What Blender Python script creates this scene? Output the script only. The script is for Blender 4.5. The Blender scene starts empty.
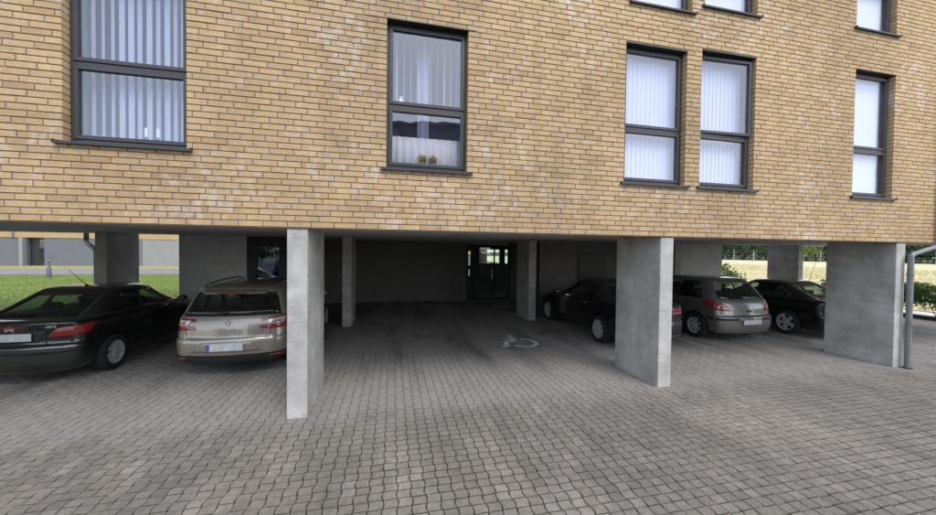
import bpy, bmesh, math, random
import numpy as np
from mathutils import Vector, Matrix
from mathutils.bvhtree import BVHTree
R = math.radians
random.seed(7); rng = np.random.default_rng(11)
scene = bpy.context.scene
COL = scene.collection

# ------------------------------------------------------------------ camera, sky, sun, exposure
CAM_H, FPX, YAW, PITCH, ROLL = 2.10, 345.2, .2165, -.0182, .0117
cam = bpy.data.cameras.new('camera'); cam_o = bpy.data.objects.new('camera', cam); COL.objects.link(cam_o)
cam.sensor_width = 36; cam.lens = FPX / 936 * 36; cam.clip_start = .05; cam.clip_end = 3000
cam_o.matrix_world = Matrix.Translation((0, 0, CAM_H)) @ Matrix.Rotation(-YAW, 4, 'Z') @ Matrix.Rotation(R(90) + PITCH, 4, 'X') @ Matrix.Rotation(ROLL, 4, 'Z')
scene.camera = cam_o
SUN_EL, SUN_AZ = R(54), R(163)          # azimuth of the sun, clockwise from +y
world = bpy.data.worlds.new('World'); scene.world = world; world.use_nodes = True
wn, wl = world.node_tree.nodes, world.node_tree.links
sky = wn.new('ShaderNodeTexSky'); sky.sky_type = 'NISHITA'; sky.sun_disc = False
sky.sun_elevation = SUN_EL; sky.sun_rotation = SUN_AZ; sky.air_density = 1.0; sky.dust_density = 1.2; sky.ozone_density = 1.0
hs = wn.new('ShaderNodeHueSaturation'); hs.inputs['Saturation'].default_value = .50
wl.new(sky.outputs[0], hs.inputs['Color']); wl.new(hs.outputs[0], wn['Background'].inputs['Color'])
wn['Background'].inputs['Strength'].default_value = .15
sun = bpy.data.lights.new('sun', 'SUN'); sun.energy = .75; sun.angle = R(25); sun.color = (1, .95, .88)
sun_o = bpy.data.objects.new('sun', sun); COL.objects.link(sun_o)
sd = Vector((math.sin(SUN_AZ) * math.cos(SUN_EL), math.cos(SUN_AZ) * math.cos(SUN_EL), math.sin(SUN_EL)))
sun_o.rotation_euler = sd.to_track_quat('Z', 'Y').to_euler(); sun_o.location = (0, 0, 30)
vs = scene.view_settings; vs.view_transform = 'Standard'; vs.look = 'None'; vs.gamma = 1; vs.exposure = 1.22
scene.cycles.max_bounces = 10; scene.cycles.diffuse_bounces = 5; scene.cycles.transparent_max_bounces = 24
try: scene.cycles.use_denoising = True
except Exception: pass

# ------------------------------------------------------------------ node materials
def nodes(name):
    m = bpy.data.materials.new(name); m.use_nodes = True
    return m, m.node_tree.nodes, m.node_tree.links, m.node_tree.nodes['Principled BSDF']
def N(n, t, **kw):
    x = n.new(t)
    for k, v in kw.items():
        if k in x.inputs: x.inputs[k].default_value = v
        else: setattr(x, k, v)
    return x
def rgba(c): return (c[0], c[1], c[2], 1)
def ramp(n, stops, interp='LINEAR'):
    r = n.new('ShaderNodeValToRGB'); r.color_ramp.interpolation = interp
    while len(r.color_ramp.elements) < len(stops): r.color_ramp.elements.new(.5)
    for e, (p, c) in zip(r.color_ramp.elements, stops): e.position = p; e.color = rgba(c) if not np.isscalar(c) else (c, c, c, 1)
    return r
def mixc(n, l, fac, a, b, mode='MIX'):
    m = n.new('ShaderNodeMix'); m.data_type = 'RGBA'; m.blend_type = mode
    for s, v in ((0, fac), (6, a), (7, b)):
        if hasattr(v, 'links'): l.new(v, m.inputs[s])
        elif np.isscalar(v): m.inputs[s].default_value = v
        else: m.inputs[s].default_value = rgba(v)
    return m.outputs[2]
def pm(name, color, rough=.6, metal=0, var=.12, scale=4, bump=0, bscale=60, coat=0, stretch=(1, 1, 1), spec=.5, rvar=0):
    m, n, l, b = nodes(name)
    tc = N(n, 'ShaderNodeTexCoord'); mp = N(n, 'ShaderNodeMapping', Scale=stretch); l.new(tc.outputs['Object'], mp.inputs[0])
    no = N(n, 'ShaderNodeTexNoise', Scale=scale, Detail=6, Roughness=.6); l.new(mp.outputs[0], no.inputs['Vector'])
    c = np.array(color)
    rp = ramp(n, [(.25, tuple(c * (1 - var))), (.75, tuple(np.minimum(c * (1 + var), 1)))])
    l.new(no.outputs['Fac'], rp.inputs[0]); l.new(rp.outputs[0], b.inputs['Base Color'])
    b.inputs['Roughness'].default_value = rough; b.inputs['Metallic'].default_value = metal
    b.inputs['Coat Weight'].default_value = coat; b.inputs['Coat Roughness'].default_value = .04
    b.inputs['Specular IOR Level'].default_value = spec
    if rvar:
        rr = ramp(n, [(.3, max(rough - rvar, 0)), (.7, min(rough + rvar, 1))]); l.new(no.outputs['Fac'], rr.inputs[0]); l.new(rr.outputs[0], b.inputs['Roughness'])
    if bump:
        n2 = N(n, 'ShaderNodeTexNoise', Scale=bscale, Detail=5); l.new(mp.outputs[0], n2.inputs['Vector'])
        bp = N(n, 'ShaderNodeBump', Strength=bump, Distance=.01); l.new(n2.outputs['Fac'], bp.inputs['Height']); l.new(bp.outputs[0], b.inputs['Normal'])
    return m
def glassm(name, tint, ior=1.5, rough=0.0, refl=1.0, wavy=False):
    m, n, l, b = nodes(name); n.remove(b)
    tr = N(n, 'ShaderNodeBsdfTransparent', Color=rgba(tint)); gl = N(n, 'ShaderNodeBsdfGlossy', Roughness=rough, Color=rgba((refl, refl, refl)))
    lw = N(n, 'ShaderNodeLayerWeight', Blend=.5); r0 = ((ior - 1) / (ior + 1)) ** 2; mx = N(n, 'ShaderNodeMixShader')
    pw = N(n, 'ShaderNodeMath', operation='POWER'); l.new(lw.outputs['Facing'], pw.inputs[0]); pw.inputs[1].default_value = 5
    fr = N(n, 'ShaderNodeMath', operation='MULTIPLY_ADD'); l.new(pw.outputs[0], fr.inputs[0]); fr.inputs[1].default_value = 1 - r0; fr.inputs[2].default_value = r0
    if wavy:
        ge = N(n, 'ShaderNodeNewGeometry'); nz = N(n, 'ShaderNodeTexNoise', Scale=1.6, Detail=2); l.new(ge.outputs['Position'], nz.inputs['Vector'])
        bp = N(n, 'ShaderNodeBump', Strength=.12, Distance=.03); l.new(nz.outputs['Fac'], bp.inputs['Height']); l.new(bp.outputs[0], gl.inputs['Normal'])
    l.new(fr.outputs[0], mx.inputs[0]); l.new(tr.outputs[0], mx.inputs[1]); l.new(gl.outputs[0], mx.inputs[2])
    l.new(mx.outputs[0], n['Material Output'].inputs[0]); return m
def brickm(name, per_object, dull=1.0):
    m, n, l, b = nodes(name)
    if per_object: src = N(n, 'ShaderNodeObjectInfo').outputs['Random']
    else: src = N(n, 'ShaderNodeAttribute', attribute_name='tone').outputs['Fac']
    k = dull
    rp = ramp(n, [(0, (.455*k, .303*k, .162*k)), (.12, (.51*k, .352*k, .190*k)), (.5, (.55*k, .386*k, .208*k)), (.85, (.585*k, .420*k, .232*k)), (1, (.56*k, .380*k, .224*k))])
    l.new(src, rp.inputs[0])
    ge = N(n, 'ShaderNodeNewGeometry')
    n1 = N(n, 'ShaderNodeTexNoise', Scale=22, Detail=6, Roughness=.7); l.new(ge.outputs['Position'], n1.inputs['Vector'])
    r1 = ramp(n, [(.3, .86), (.7, 1.10)]); l.new(n1.outputs['Fac'], r1.inputs[0])
    c = mixc(n, l, 1, rp.outputs[0], r1.outputs[0], 'MULTIPLY')
    n2 = N(n, 'ShaderNodeTexNoise', Scale=.9, Detail=5, Roughness=.65); l.new(ge.outputs['Position'], n2.inputs['Vector'])
    n3 = N(n, 'ShaderNodeTexNoise', Scale=9, Detail=4); l.new(ge.outputs['Position'], n3.inputs['Vector'])
    ad = N(n, 'ShaderNodeMath', operation='MULTIPLY'); l.new(n2.outputs['Fac'], ad.inputs[0]); l.new(n3.outputs['Fac'], ad.inputs[1])
    r2 = ramp(n, [(.29, 0), (.41, .55)]); l.new(ad.outputs[0], r2.inputs[0])
    c = mixc(n, l, r2.outputs[0], c, (.62, .56, .49))
    n5 = N(n, 'ShaderNodeTexNoise', Scale=.55, Detail=3); l.new(ge.outputs['Position'], n5.inputs['Vector'])
    r5 = ramp(n, [(.35, .84), (.65, 1.08)]); l.new(n5.outputs['Fac'], r5.inputs[0]); c = mixc(n, l, 1, c, r5.outputs[0], 'MULTIPLY')
    mp6 = N(n, 'ShaderNodeMapping', Scale=(5, 1, .35)); l.new(ge.outputs['Position'], mp6.inputs[0]); n6 = N(n, 'ShaderNodeTexNoise', Scale=1.4, Detail=5); l.new(mp6.outputs[0], n6.inputs['Vector'])
    r6 = ramp(n, [(.3, .91), (.6, 1.04)]); l.new(n6.outputs['Fac'], r6.inputs[0]); c = mixc(n, l, 1, c, r6.outputs[0], 'MULTIPLY')
    l.new(c, b.inputs['Base Color']); b.inputs['Roughness'].default_value = .85
    n4 = N(n, 'ShaderNodeTexNoise', Scale=90, Detail=4); l.new(ge.outputs['Position'], n4.inputs['Vector'])
    bp = N(n, 'ShaderNodeBump', Strength=.35, Distance=.006); l.new(n4.outputs['Fac'], bp.inputs['Height']); l.new(bp.outputs[0], b.inputs['Normal'])
    return m
def paverm(name, per_object):
    m, n, l, b = nodes(name)
    if per_object: src = N(n, 'ShaderNodeObjectInfo').outputs['Random']
    else: src = N(n, 'ShaderNodeAttribute', attribute_name='tone').outputs['Fac']
    rp = ramp(n, [(0, (.184, .168, .148)), (.5, (.205, .188, .166)), (.9, (.228, .210, .187)), (1, (.255, .237, .213))]); l.new(src, rp.inputs[0])
    ge = N(n, 'ShaderNodeNewGeometry')
    def noise(sc, det=5, ro=.6, mapping=None):
        x = N(n, 'ShaderNodeTexNoise', Scale=sc, Detail=det, Roughness=ro)
        if mapping:
            mp = N(n, 'ShaderNodeMapping', Scale=mapping); l.new(ge.outputs['Position'], mp.inputs[0]); l.new(mp.outputs[0], x.inputs['Vector'])
        else: l.new(ge.outputs['Position'], x.inputs['Vector'])
        return x.outputs['Fac']
    def mul(c, fac, lo, hi, p0=.35, p1=.65):
        r = ramp(n, [(p0, lo), (p1, hi)]); l.new(fac, r.inputs[0]); return mixc(n, l, 1, c, r.outputs[0], 'MULTIPLY')
    c = rp.outputs[0]
    c = mul(c, noise(120, 4, .7), .72, 1.25)
    c = mul(c, noise(14, 5), .85, 1.12)
    c = mul(c, noise(.45, 4), .86, 1.12)                          # worn, cleaner and dirtier areas
    c = mul(c, noise(1.3, 4, .6, (1.6, .35, 1)), .80, 1.12)       # tyre tracks running in and out of the bays
    # rain-washed, darker paving in the open; dry dust on the sheltered strip
    sx = N(n, 'ShaderNodeSeparateXYZ'); l.new(ge.outputs['Position'], sx.inputs[0])
    wob = noise(2.2, 4); ma = N(n, 'ShaderNodeMath', operation='MULTIPLY_ADD'); l.new(wob, ma.inputs[0]); ma.inputs[1].default_value = .9; l.new(sx.outputs['Y'], ma.inputs[2])
    mr = N(n, 'ShaderNodeMapRange'); l.new(ma.outputs[0], mr.inputs['Value']); mr.inputs['From Min'].default_value = 4.72; mr.inputs['From Max'].default_value = 5.25; mr.inputs['To Max'].default_value = .5
    c = mixc(n, l, mr.outputs[0], c, (.31, .303, .295))
    rt_ = ramp(n, [(.48, 1), (.66, .50)]); l.new(noise(1.0, 4, .6, (1.3, .20, 1)), rt_.inputs[0])     # long tyre and oil stains in the bays
    m9 = N(n, 'ShaderNodeMapRange'); l.new(sx.outputs['Y'], m9.inputs['Value']); m9.inputs['From Min'].default_value = 4.9; m9.inputs['From Max'].default_value = 6.6
    c = mixc(n, l, m9.outputs[0], c, mixc(n, l, 1, c, rt_.outputs[0], 'MULTIPLY'))
    # oil drips under where engines stand
    ri = ramp(n, [(.60, 0), (.74, .75)]); l.new(noise(1.1, 3, .5, (1, .6, 1)), ri.inputs[0])
    m2 = N(n, 'ShaderNodeMapRange'); l.new(sx.outputs['Y'], m2.inputs['Value']); m2.inputs['From Min'].default_value = 6.2; m2.inputs['From Max'].default_value = 8
    mm = N(n, 'ShaderNodeMath', operation='MULTIPLY'); l.new(ri.outputs[0], mm.inputs[0]); l.new(m2.outputs[0], mm.inputs[1])
    c = mixc(n, l, mm.outputs[0], c, (.05, .046, .042))
    l.new(c, b.inputs['Base Color']); b.inputs['Roughness'].default_value = .82; b.inputs['Specular IOR Level'].default_value = .35
    bp = N(n, 'ShaderNodeBump', Strength=.4, Distance=.004); l.new(noise(160, 3), bp.inputs['Height']); l.new(bp.outputs[0], b.inputs['Normal'])
    return m
def concretem(name, color, streak=.12):
    m, n, l, b = nodes(name); ge = N(n, 'ShaderNodeNewGeometry')
    def noise(sc, mapping=(1, 1, 1), det=6):
        mp = N(n, 'ShaderNodeMapping', Scale=mapping); l.new(ge.outputs['Position'], mp.inputs[0])
        x = N(n, 'ShaderNodeTexNoise', Scale=sc, Detail=det, Roughness=.62); l.new(mp.outputs[0], x.inputs['Vector']); return x.outputs['Fac']
    c = tuple(color)
    for f, lo, hi in ((noise(2.2), 1 - streak, 1 + streak), (noise(7, (1, 1, .35)), .93, 1.06), (noise(60), .9, 1.08), (noise(3, (.4, .4, 3)), .94, 1.05)):
        r = ramp(n, [(.32, lo), (.68, hi)]); l.new(f, r.inputs[0]); c = mixc(n, l, 1, c, r.outputs[0], 'MULTIPLY')
    vo = N(n, 'ShaderNodeTexVoronoi', Scale=17); l.new(ge.outputs['Position'], vo.inputs['Vector']); rv = ramp(n, [(.07, .55), (.12, 1)]); l.new(vo.outputs['Distance'], rv.inputs[0]); c = mixc(n, l, .8, c, rv.outputs[0], 'MULTIPLY')
    sz = N(n, 'ShaderNodeSeparateXYZ'); l.new(ge.outputs['Position'], sz.inputs[0]); sm = N(n, 'ShaderNodeMath', operation='PINGPONG'); l.new(sz.outputs['Z'], sm.inputs[0]); sm.inputs[1].default_value = .60
    rz_ = ramp(n, [(.0, .78), (.010, 1)]); l.new(sm.outputs[0], rz_.inputs[0]); c = mixc(n, l, .7, c, rz_.outputs[0], 'MULTIPLY')
    l.new(c, b.inputs['Base Color']); b.inputs['Roughness'].default_value = .8
    bp = N(n, 'ShaderNodeBump', Strength=.25, Distance=.004); l.new(noise(45), bp.inputs['Height']); l.new(bp.outputs[0], b.inputs['Normal'])
    return m
def far_brick(name):
    m, n, l, b = nodes(name); tc = N(n, 'ShaderNodeTexCoord'); mp = N(n, 'ShaderNodeMapping'); mp.inputs['Rotation'].default_value = (R(90), 0, 0); l.new(tc.outputs['Object'], mp.inputs[0])
    bt = N(n, 'ShaderNodeTexBrick', Scale=1); bt.inputs['Color1'].default_value = (.5, .35, .17, 1); bt.inputs['Color2'].default_value = (.44, .29, .14, 1); bt.inputs['Mortar'].default_value = (.16, .14, .13, 1)
    bt.inputs['Brick Width'].default_value = .27; bt.inputs['Row Height'].default_value = .073; bt.inputs['Mortar Size'].default_value = .006
    l.new(mp.outputs[0], bt.inputs[0]); l.new(bt.outputs[0], b.inputs['Base Color']); b.inputs['Roughness'].default_value = .85; return m
def grassm(name, a, bcol, scale=.3):
    m, n, l, b = nodes(name); ge = N(n, 'ShaderNodeNewGeometry')
    n1 = N(n, 'ShaderNodeTexNoise', Scale=scale, Detail=8, Roughness=.7); l.new(ge.outputs['Position'], n1.inputs['Vector'])
    r = ramp(n, [(.3, a), (.7, bcol)]); l.new(n1.outputs['Fac'], r.inputs[0])
    n2 = N(n, 'ShaderNodeTexNoise', Scale=40, Detail=4); l.new(ge.outputs['Position'], n2.inputs['Vector'])
    r2 = ramp(n, [(.3, .7), (.7, 1.25)]); l.new(n2.outputs['Fac'], r2.inputs[0])
    l.new(mixc(n, l, 1, r.outputs[0], r2.outputs[0], 'MULTIPLY'), b.inputs['Base Color']); b.inputs['Roughness'].default_value = .9; b.inputs['Specular IOR Level'].default_value = .2
    bp = N(n, 'ShaderNodeBump', Strength=.6, Distance=.03); l.new(n2.outputs['Fac'], bp.inputs['Height']); l.new(bp.outputs[0], b.inputs['Normal']); return m
def leafm(name, a, bcol):
    m, n, l, b = nodes(name)
    at = N(n, 'ShaderNodeAttribute', attribute_name='tone'); r = ramp(n, [(0, a), (1, bcol)]); l.new(at.outputs['Fac'], r.inputs[0])
    l.new(r.outputs[0], b.inputs['Base Color']); b.inputs['Roughness'].default_value = .55
    tl = N(n, 'ShaderNodeBsdfTranslucent'); l.new(r.outputs[0], tl.inputs[0]); mx = N(n, 'ShaderNodeMixShader'); mx.inputs[0].default_value = .3
    l.new(b.outputs[0], mx.inputs[1]); l.new(tl.outputs[0], mx.inputs[2]); l.new(mx.outputs[0], n['Material Output'].inputs[0]); return m
def clothm(name, c, tr=.35):
    m, n, l, b = nodes(name); b.inputs['Base Color'].default_value = rgba(c); b.inputs['Roughness'].default_value = .8
    tl = N(n, 'ShaderNodeBsdfTranslucent', Color=rgba(c)); mx = N(n, 'ShaderNodeMixShader'); mx.inputs[0].default_value = tr
    l.new(b.outputs[0], mx.inputs[1]); l.new(tl.outputs[0], mx.inputs[2]); l.new(mx.outputs[0], n['Material Output'].inputs[0]); return m

M = {}
M['brick'] = brickm('yellow_brick', False, .88); M['brick_o'] = brickm('yellow_brick_single', True, .88)
M['mortar'] = pm('mortar', (.16, .152, .145), .9, var=.25, scale=14, bump=.3)
M['paver'] = paverm('concrete_paver', False); M['paver_o'] = paverm('concrete_paver_single', True)
M['joint'] = pm('joint_sand', (.052, .049, .042), .95, var=.35, scale=20, bump=.4)
def jointm(name):
    m, n, l, b = nodes(name); ge = N(n, 'ShaderNodeNewGeometry'); sx = N(n, 'ShaderNodeSeparateXYZ'); l.new(ge.outputs['Position'], sx.inputs[0])
    nz = N(n, 'ShaderNodeTexNoise', Scale=2.2, Detail=4); l.new(ge.outputs['Position'], nz.inputs['Vector']); ma = N(n, 'ShaderNodeMath', operation='MULTIPLY_ADD'); l.new(nz.outputs['Fac'], ma.inputs[0]); ma.inputs[1].default_value = 1.1; l.new(sx.outputs['Y'], ma.inputs[2])
    mr = N(n, 'ShaderNodeMapRange'); l.new(ma.outputs[0], mr.inputs['Value']); mr.inputs['From Min'].default_value = 4.7; mr.inputs['From Max'].default_value = 5.5
    n2 = N(n, 'ShaderNodeTexNoise', Scale=30, Detail=4); l.new(ge.outputs['Position'], n2.inputs['Vector']); r1 = ramp(n, [(.3, (.020, .018, .014)), (.7, (.052, .048, .034))]); l.new(n2.outputs['Fac'], r1.inputs[0])
    l.new(mixc(n, l, mr.outputs[0], r1.outputs[0], (.125, .12, .115)), b.inputs['Base Color']); b.inputs['Roughness'].default_value = .95; return m
M['joint'] = jointm('joint_fill')
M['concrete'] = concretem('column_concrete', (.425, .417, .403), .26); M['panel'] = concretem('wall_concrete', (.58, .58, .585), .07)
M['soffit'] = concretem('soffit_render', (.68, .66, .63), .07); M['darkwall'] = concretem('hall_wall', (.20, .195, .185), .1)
M['frame'] = pm('window_frame_metal', (.040, .040, .045), .42, .0, .08, 3, spec=.5)
M['zinc'] = pm('zinc_pipe', (.20, .205, .215), .5, .3, .22, 5, rvar=.12)
M['glass'] = glassm('window_glass', (.91, .925, 1.0), 1.8, wavy=True)
M['green_glass'] = glassm('green_door_glass', (.86, .95, .89), 1.6, wavy=True); M['black_frame'] = pm('dark_door_frame', (.022, .022, .024), .45, 0, .1)
M['room'] = pm('room_sky_tint', (.38, .39, .60), .8, 0, .04); M['room_floor'] = pm('room_floor', (.22, .15, .09), .6, 0, .15)  # room walls tinted violet-blue in place of the sky reflected in the panes
M['slat'] = clothm('blind_slat', (.72, .74, .80), .3); M['slat2'] = clothm('blind_slat_closed', (.88, .89, .91), .15); M['white_blind'] = clothm('roller_blind_cloth', (.93, .93, .93), .12)
M['lace'] = clothm('cafe_curtain_cloth', (.86, .83, .74), .25)
M['white'] = pm('white_paint', (.78, .78, .77), .5, 0, .05); M['paint_mark'] = pm('worn_marking_paint', (.66, .66, .64), .8, 0, .35, 18)
M['wax'] = pm('candle_wax', (.85, .83, .78), .5, 0, .03); M['brass'] = pm('candlestick_metal', (.3, .3, .34), .3, .8, .1)
M['terracotta'] = pm('flower_pot_clay', (.36, .33, .30), .7, 0, .1); M['petal'] = leafm('petal', (.62, .30, .02), (.78, .52, .06)); M['stem'] = leafm('house_plant_leaf', (.03, .07, .02), (.07, .13, .04))
M['lawn'] = grassm('lawn_grass', (.13, .19, .042), (.21, .275, .07)); M['verge'] = grassm('verge_grass', (.28, .27, .10), (.42, .38, .17))
M['field'] = grassm('dry_meadow', (.54, .48, .27), (.70, .64, .41), .10); M['asphalt'] = pm('asphalt', (.11, .11, .115), .9, 0, .15, 8, .3, 120)
M['road'] = pm('pale_asphalt', (.22, .22, .235), .9, 0, .12, 3, .2, 80); M['kerb'] = concretem('kerb_concrete', (.33, .33, .32))
M['gravel'] = pm('pale_gravel', (.62, .61, .58), .9, 0, .25, 30, .5, 60); M['edging'] = pm('black_edging', (.03, .03, .03), .7)
M['farbrick'] = far_brick('far_yellow_brick'); M['plinth'] = pm('plinth_panel_grey', (.13, .14, .158), .7, 0, .06, 1.5); M['plinth2'] = pm('plinth_panel_pale', (.25, .255, .26), .7, 0, .06, 1.5)
M['leaflitter'] = grassm('woodland_floor', (.03, .05, .015), (.06, .08, .03)); M['rust'] = pm('brown_steel', (.10, .075, .06), .7, .2, .3, 8); M['gap_dark'] = pm('dark_joint', (.05, .05, .05), .9); M['bollard'] = pm('bollard_grey', (.11, .12, .135), .5, .2, .1); M['bark'] = pm('bark', (.09, .07, .05), .9, 0, .3, 12, .5, 30)
M['leaf_dark'] = leafm('dark_leaf', (.02, .045, .015), (.06, .105, .03)); M['leaf_mid'] = leafm('mid_leaf', (.045, .09, .022), (.13, .20, .055)); M['leaf_light'] = leafm('light_leaf', (.10, .15, .035), (.20, .26, .08))
M['strawgrass'] = leafm('straw_blade', (.56, .50, .28), (.70, .64, .40))
M['wood_brown'] = pm('brown_cladding', (.21, .19, .185), .8, 0, .2, 3); M['render_pale'] = pm('pale_render', (.62, .59, .50), .85, 0, .06, 1)
def litm(name, c, e):
    m, n, l, b = nodes(name); b.inputs['Base Color'].default_value = rgba(c); b.inputs['Emission Color'].default_value = rgba(c); b.inputs['Emission Strength'].default_value = e; return m
M['tile_yellow'] = litm('lit_yellow_tile', (.7, .6, .15), .3); M['tile_pale'] = litm('lit_pale_tile', (.45, .52, .60), .16)
# vehicles
M['tyre'] = pm('tyre_rubber', (.018, .018, .019), .85, 0, .2, 20); M['alloy'] = pm('alloy_rim', (.60, .61, .63), .32, .4, .06); M['badge'] = pm('silver_badge', (.66, .66, .68), .3, .25, .03)
M['blackp'] = pm('black_plastic', (.018, .018, .02), .55, 0, .1); M['cabin'] = pm('cabin_lining', (.03, .03, .032), .85, 0, .15)
M['seat'] = pm('seat_cloth', (.045, .045, .05), .9, 0, .2, 30)
M['carglass'] = glassm('car_glass', (.74, .80, .78), 1.5)
M['lamp_red'] = pm('red_lamp_lens', (.27, .016, .018), .12, 0, .08, 40, coat=1); M['lamp_clear'] = pm('clear_lamp_lens', (.62, .60, .60), .1, .3, .15, 40, coat=1); M['lamp_pink'] = pm('pale_red_lens', (.42, .17, .16), .14, .1, .1, 40, coat=1)
M['chrome'] = pm('chrome_trim', (.72, .72, .73), .12, 1, .02); M['plate'] = pm('number_plate', (.56, .57, .58), .45, 0, .22, 9, stretch=(1, 1, .2)); M['plate_blue'] = pm('plate_band_blue', (.05, .10, .35), .45)
M['gap'] = pm('panel_gap', (.006, .006, .006), .9)
def paintm(name, c, metal=.0, rough=.35): return pm(name, c, rough, metal, .04, 2, coat=1)

# ------------------------------------------------------------------ mesh helpers
class MB:
    def __init__(s): s.v = []; s.f = []; s.m = []
    def add(s, vs, fs, mi=0):
        o = len(s.v); s.v += [tuple(map(float, p)) for p in vs]; s.f += [tuple(i + o for i in f) for f in fs]; s.m += [mi] * len(fs); return s
    def box(s, x0, x1, y0, y1, z0, z1, mi=0):
        return s.add([(x0,y0,z0),(x1,y0,z0),(x1,y1,z0),(x0,y1,z0),(x0,y0,z1),(x1,y0,z1),(x1,y1,z1),(x0,y1,z1)],
                     [(0,3,2,1),(4,5,6,7),(0,1,5,4),(1,2,6,5),(2,3,7,6),(3,0,4,7)], mi)
    def quad(s, a, b, c, d, mi=0): return s.add([a, b, c, d], [(0, 1, 2, 3)], mi)
    def tube(s, pts, rad, n=10, mi=0, cap=True):
        pts = [Vector(p) for p in pts]; rad = rad if hasattr(rad, '__len__') else [rad] * len(pts); rings = []
        up = None
        for i, p in enumerate(pts):
            d = (pts[min(i + 1, len(pts) - 1)] - pts[max(i - 1, 0)]).normalized()
            if up is None or abs(up.dot(d)) > .98: up = Vector((0, 0, 1)) if abs(d.z) < .9 else Vector((1, 0, 0))
            a = d.cross(up).normalized(); b = a.cross(d).normalized(); up = b
            rings.append([p + (a * math.cos(2 * math.pi * k / n) + b * math.sin(2 * math.pi * k / n)) * rad[i] for k in range(n)])
        vs = [q for r in rings for q in r]; fs = []
        for i in range(len(rings) - 1):
            for k in range(n): fs.append((i*n + k, i*n + (k+1) % n, (i+1)*n + (k+1) % n, (i+1)*n + k))
        if cap: fs.append(tuple(range(n))[::-1]); fs.append(tuple(range((len(rings)-1)*n, len(rings)*n)))
        return s.add(vs, fs, mi)
    def lathe(s, prof, n=24, axis='z', c=(0, 0, 0), mi=0):
        vs = []; fs = []
        for r, h in prof:
            for k in range(n):
                a = 2 * math.pi * k / n; p = (r * math.cos(a), r * math.sin(a), h)
                if axis == 'y': p = (p[0], p[2], p[1])
                vs.append((p[0] + c[0], p[1] + c[1], p[2] + c[2]))
        for i in range(len(prof) - 1):
            for k in range(n): fs.append((i*n + k, i*n + (k+1) % n, (i+1)*n + (k+1) % n, (i+1)*n + k))
        return s.add(vs, fs, mi)
    def mesh(s, name, mats, smooth=None):
        me = bpy.data.meshes.new(name); me.from_pydata(s.v, [], s.f)
        for m in (mats if isinstance(mats, (list, tuple)) else [mats]): me.materials.append(m)
        if any(s.m): me.polygons.foreach_set('material_index', s.m)
        bm = bmesh.new(); bm.from_mesh(me); bmesh.ops.recalc_face_normals(bm, faces=bm.faces); bm.to_mesh(me); bm.free()
        if smooth: shade(me, smooth)
        me.update(); return me
    def build(s, name, mats, parent=None, smooth=None, bevel=0):
        o = bpy.data.objects.new(name, s.mesh(name, mats, smooth)); COL.objects.link(o); o.parent = parent
        if bevel: b = o.modifiers.new('bevel', 'BEVEL'); b.width = bevel; b.segments = 2; b.limit_method = 'ANGLE'
        return o
def shade(me, ang=40):
    me.polygons.foreach_set('use_smooth', [True] * len(me.polygons)); me.set_sharp_from_angle(angle=R(ang))
def tag(o, label=None, cat=None, group=None, kind=None):
    if label: o['label'] = label
    if cat: o['category'] = cat
    if group: o['group'] = group
    if kind: o['kind'] = kind
    return o
def empty(name, loc=(0, 0, 0), rz=0, parent=None):
    o = bpy.data.objects.new(name, None); COL.objects.link(o); o.location = loc; o.rotation_euler = (0, 0, rz); o.parent = parent; o.empty_display_size = .2; return o
def copy_tree(o, parent=None):
    c = o.copy(); COL.objects.link(c); c.parent = parent
    for ch in list(o.children): copy_tree(ch, c)
    return c
def np_mesh(name, V, F, mats, tone=None, mi=None):
    """F: (n,k) int array of equal-size polygons, tone: per-face float"""
    me = bpy.data.meshes.new(name); n, k = F.shape
    me.vertices.add(len(V)); me.vertices.foreach_set('co', np.asarray(V, np.float32).ravel())
    me.loops.add(n * k); me.loops.foreach_set('vertex_index', F.astype(np.int32).ravel())
    me.polygons.add(n); me.polygons.foreach_set('loop_start', np.arange(0, n * k, k, dtype=np.int32))
    me.update(calc_edges=True); me.validate()
    [me.materials.append(q) for q in (mats if isinstance(mats, list) else [mats])]; me.polygons.foreach_set('use_smooth', np.zeros(n, bool))
    if mi is not None: me.polygons.foreach_set('material_index', np.asarray(mi, np.int32))
    if tone is not None:
        a = me.attributes.new('tone', 'FLOAT', 'FACE'); a.data.foreach_set('value', np.asarray(tone, np.float32))
    return me
def project(x, y, z):
    c, s = math.cos(YAW), math.sin(YAW); z = z - CAM_H
    xr = c * x - s * y; zf = s * x + c * y
    cp, sp = math.cos(PITCH), math.sin(PITCH); z2 = cp * zf + sp * z; y2 = -sp * zf + cp * z
    z2 = np.maximum(z2, .01); u = FPX * xr / z2; v = -FPX * y2 / z2
    cr, sr = math.cos(ROLL), math.sin(ROLL); return 468 + cr*u - sr*v, 257.5 + sr*u + cr*v, z2

# ================================================================== GROUND
D, HS, CO, PB = 4.60, 2.365, .073, .269          # facade plane, soffit height, brick course, brick pitch
HI = 2.46; YB = 11.05                                        # rear edge of the block
g = MB(); g.quad((-900, -900, -.035), (900, -900, -.035), (900, 900, -.035), (-900, 900, -.035)); g = g.build('ground', M['asphalt']); tag(g, kind='structure')
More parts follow.
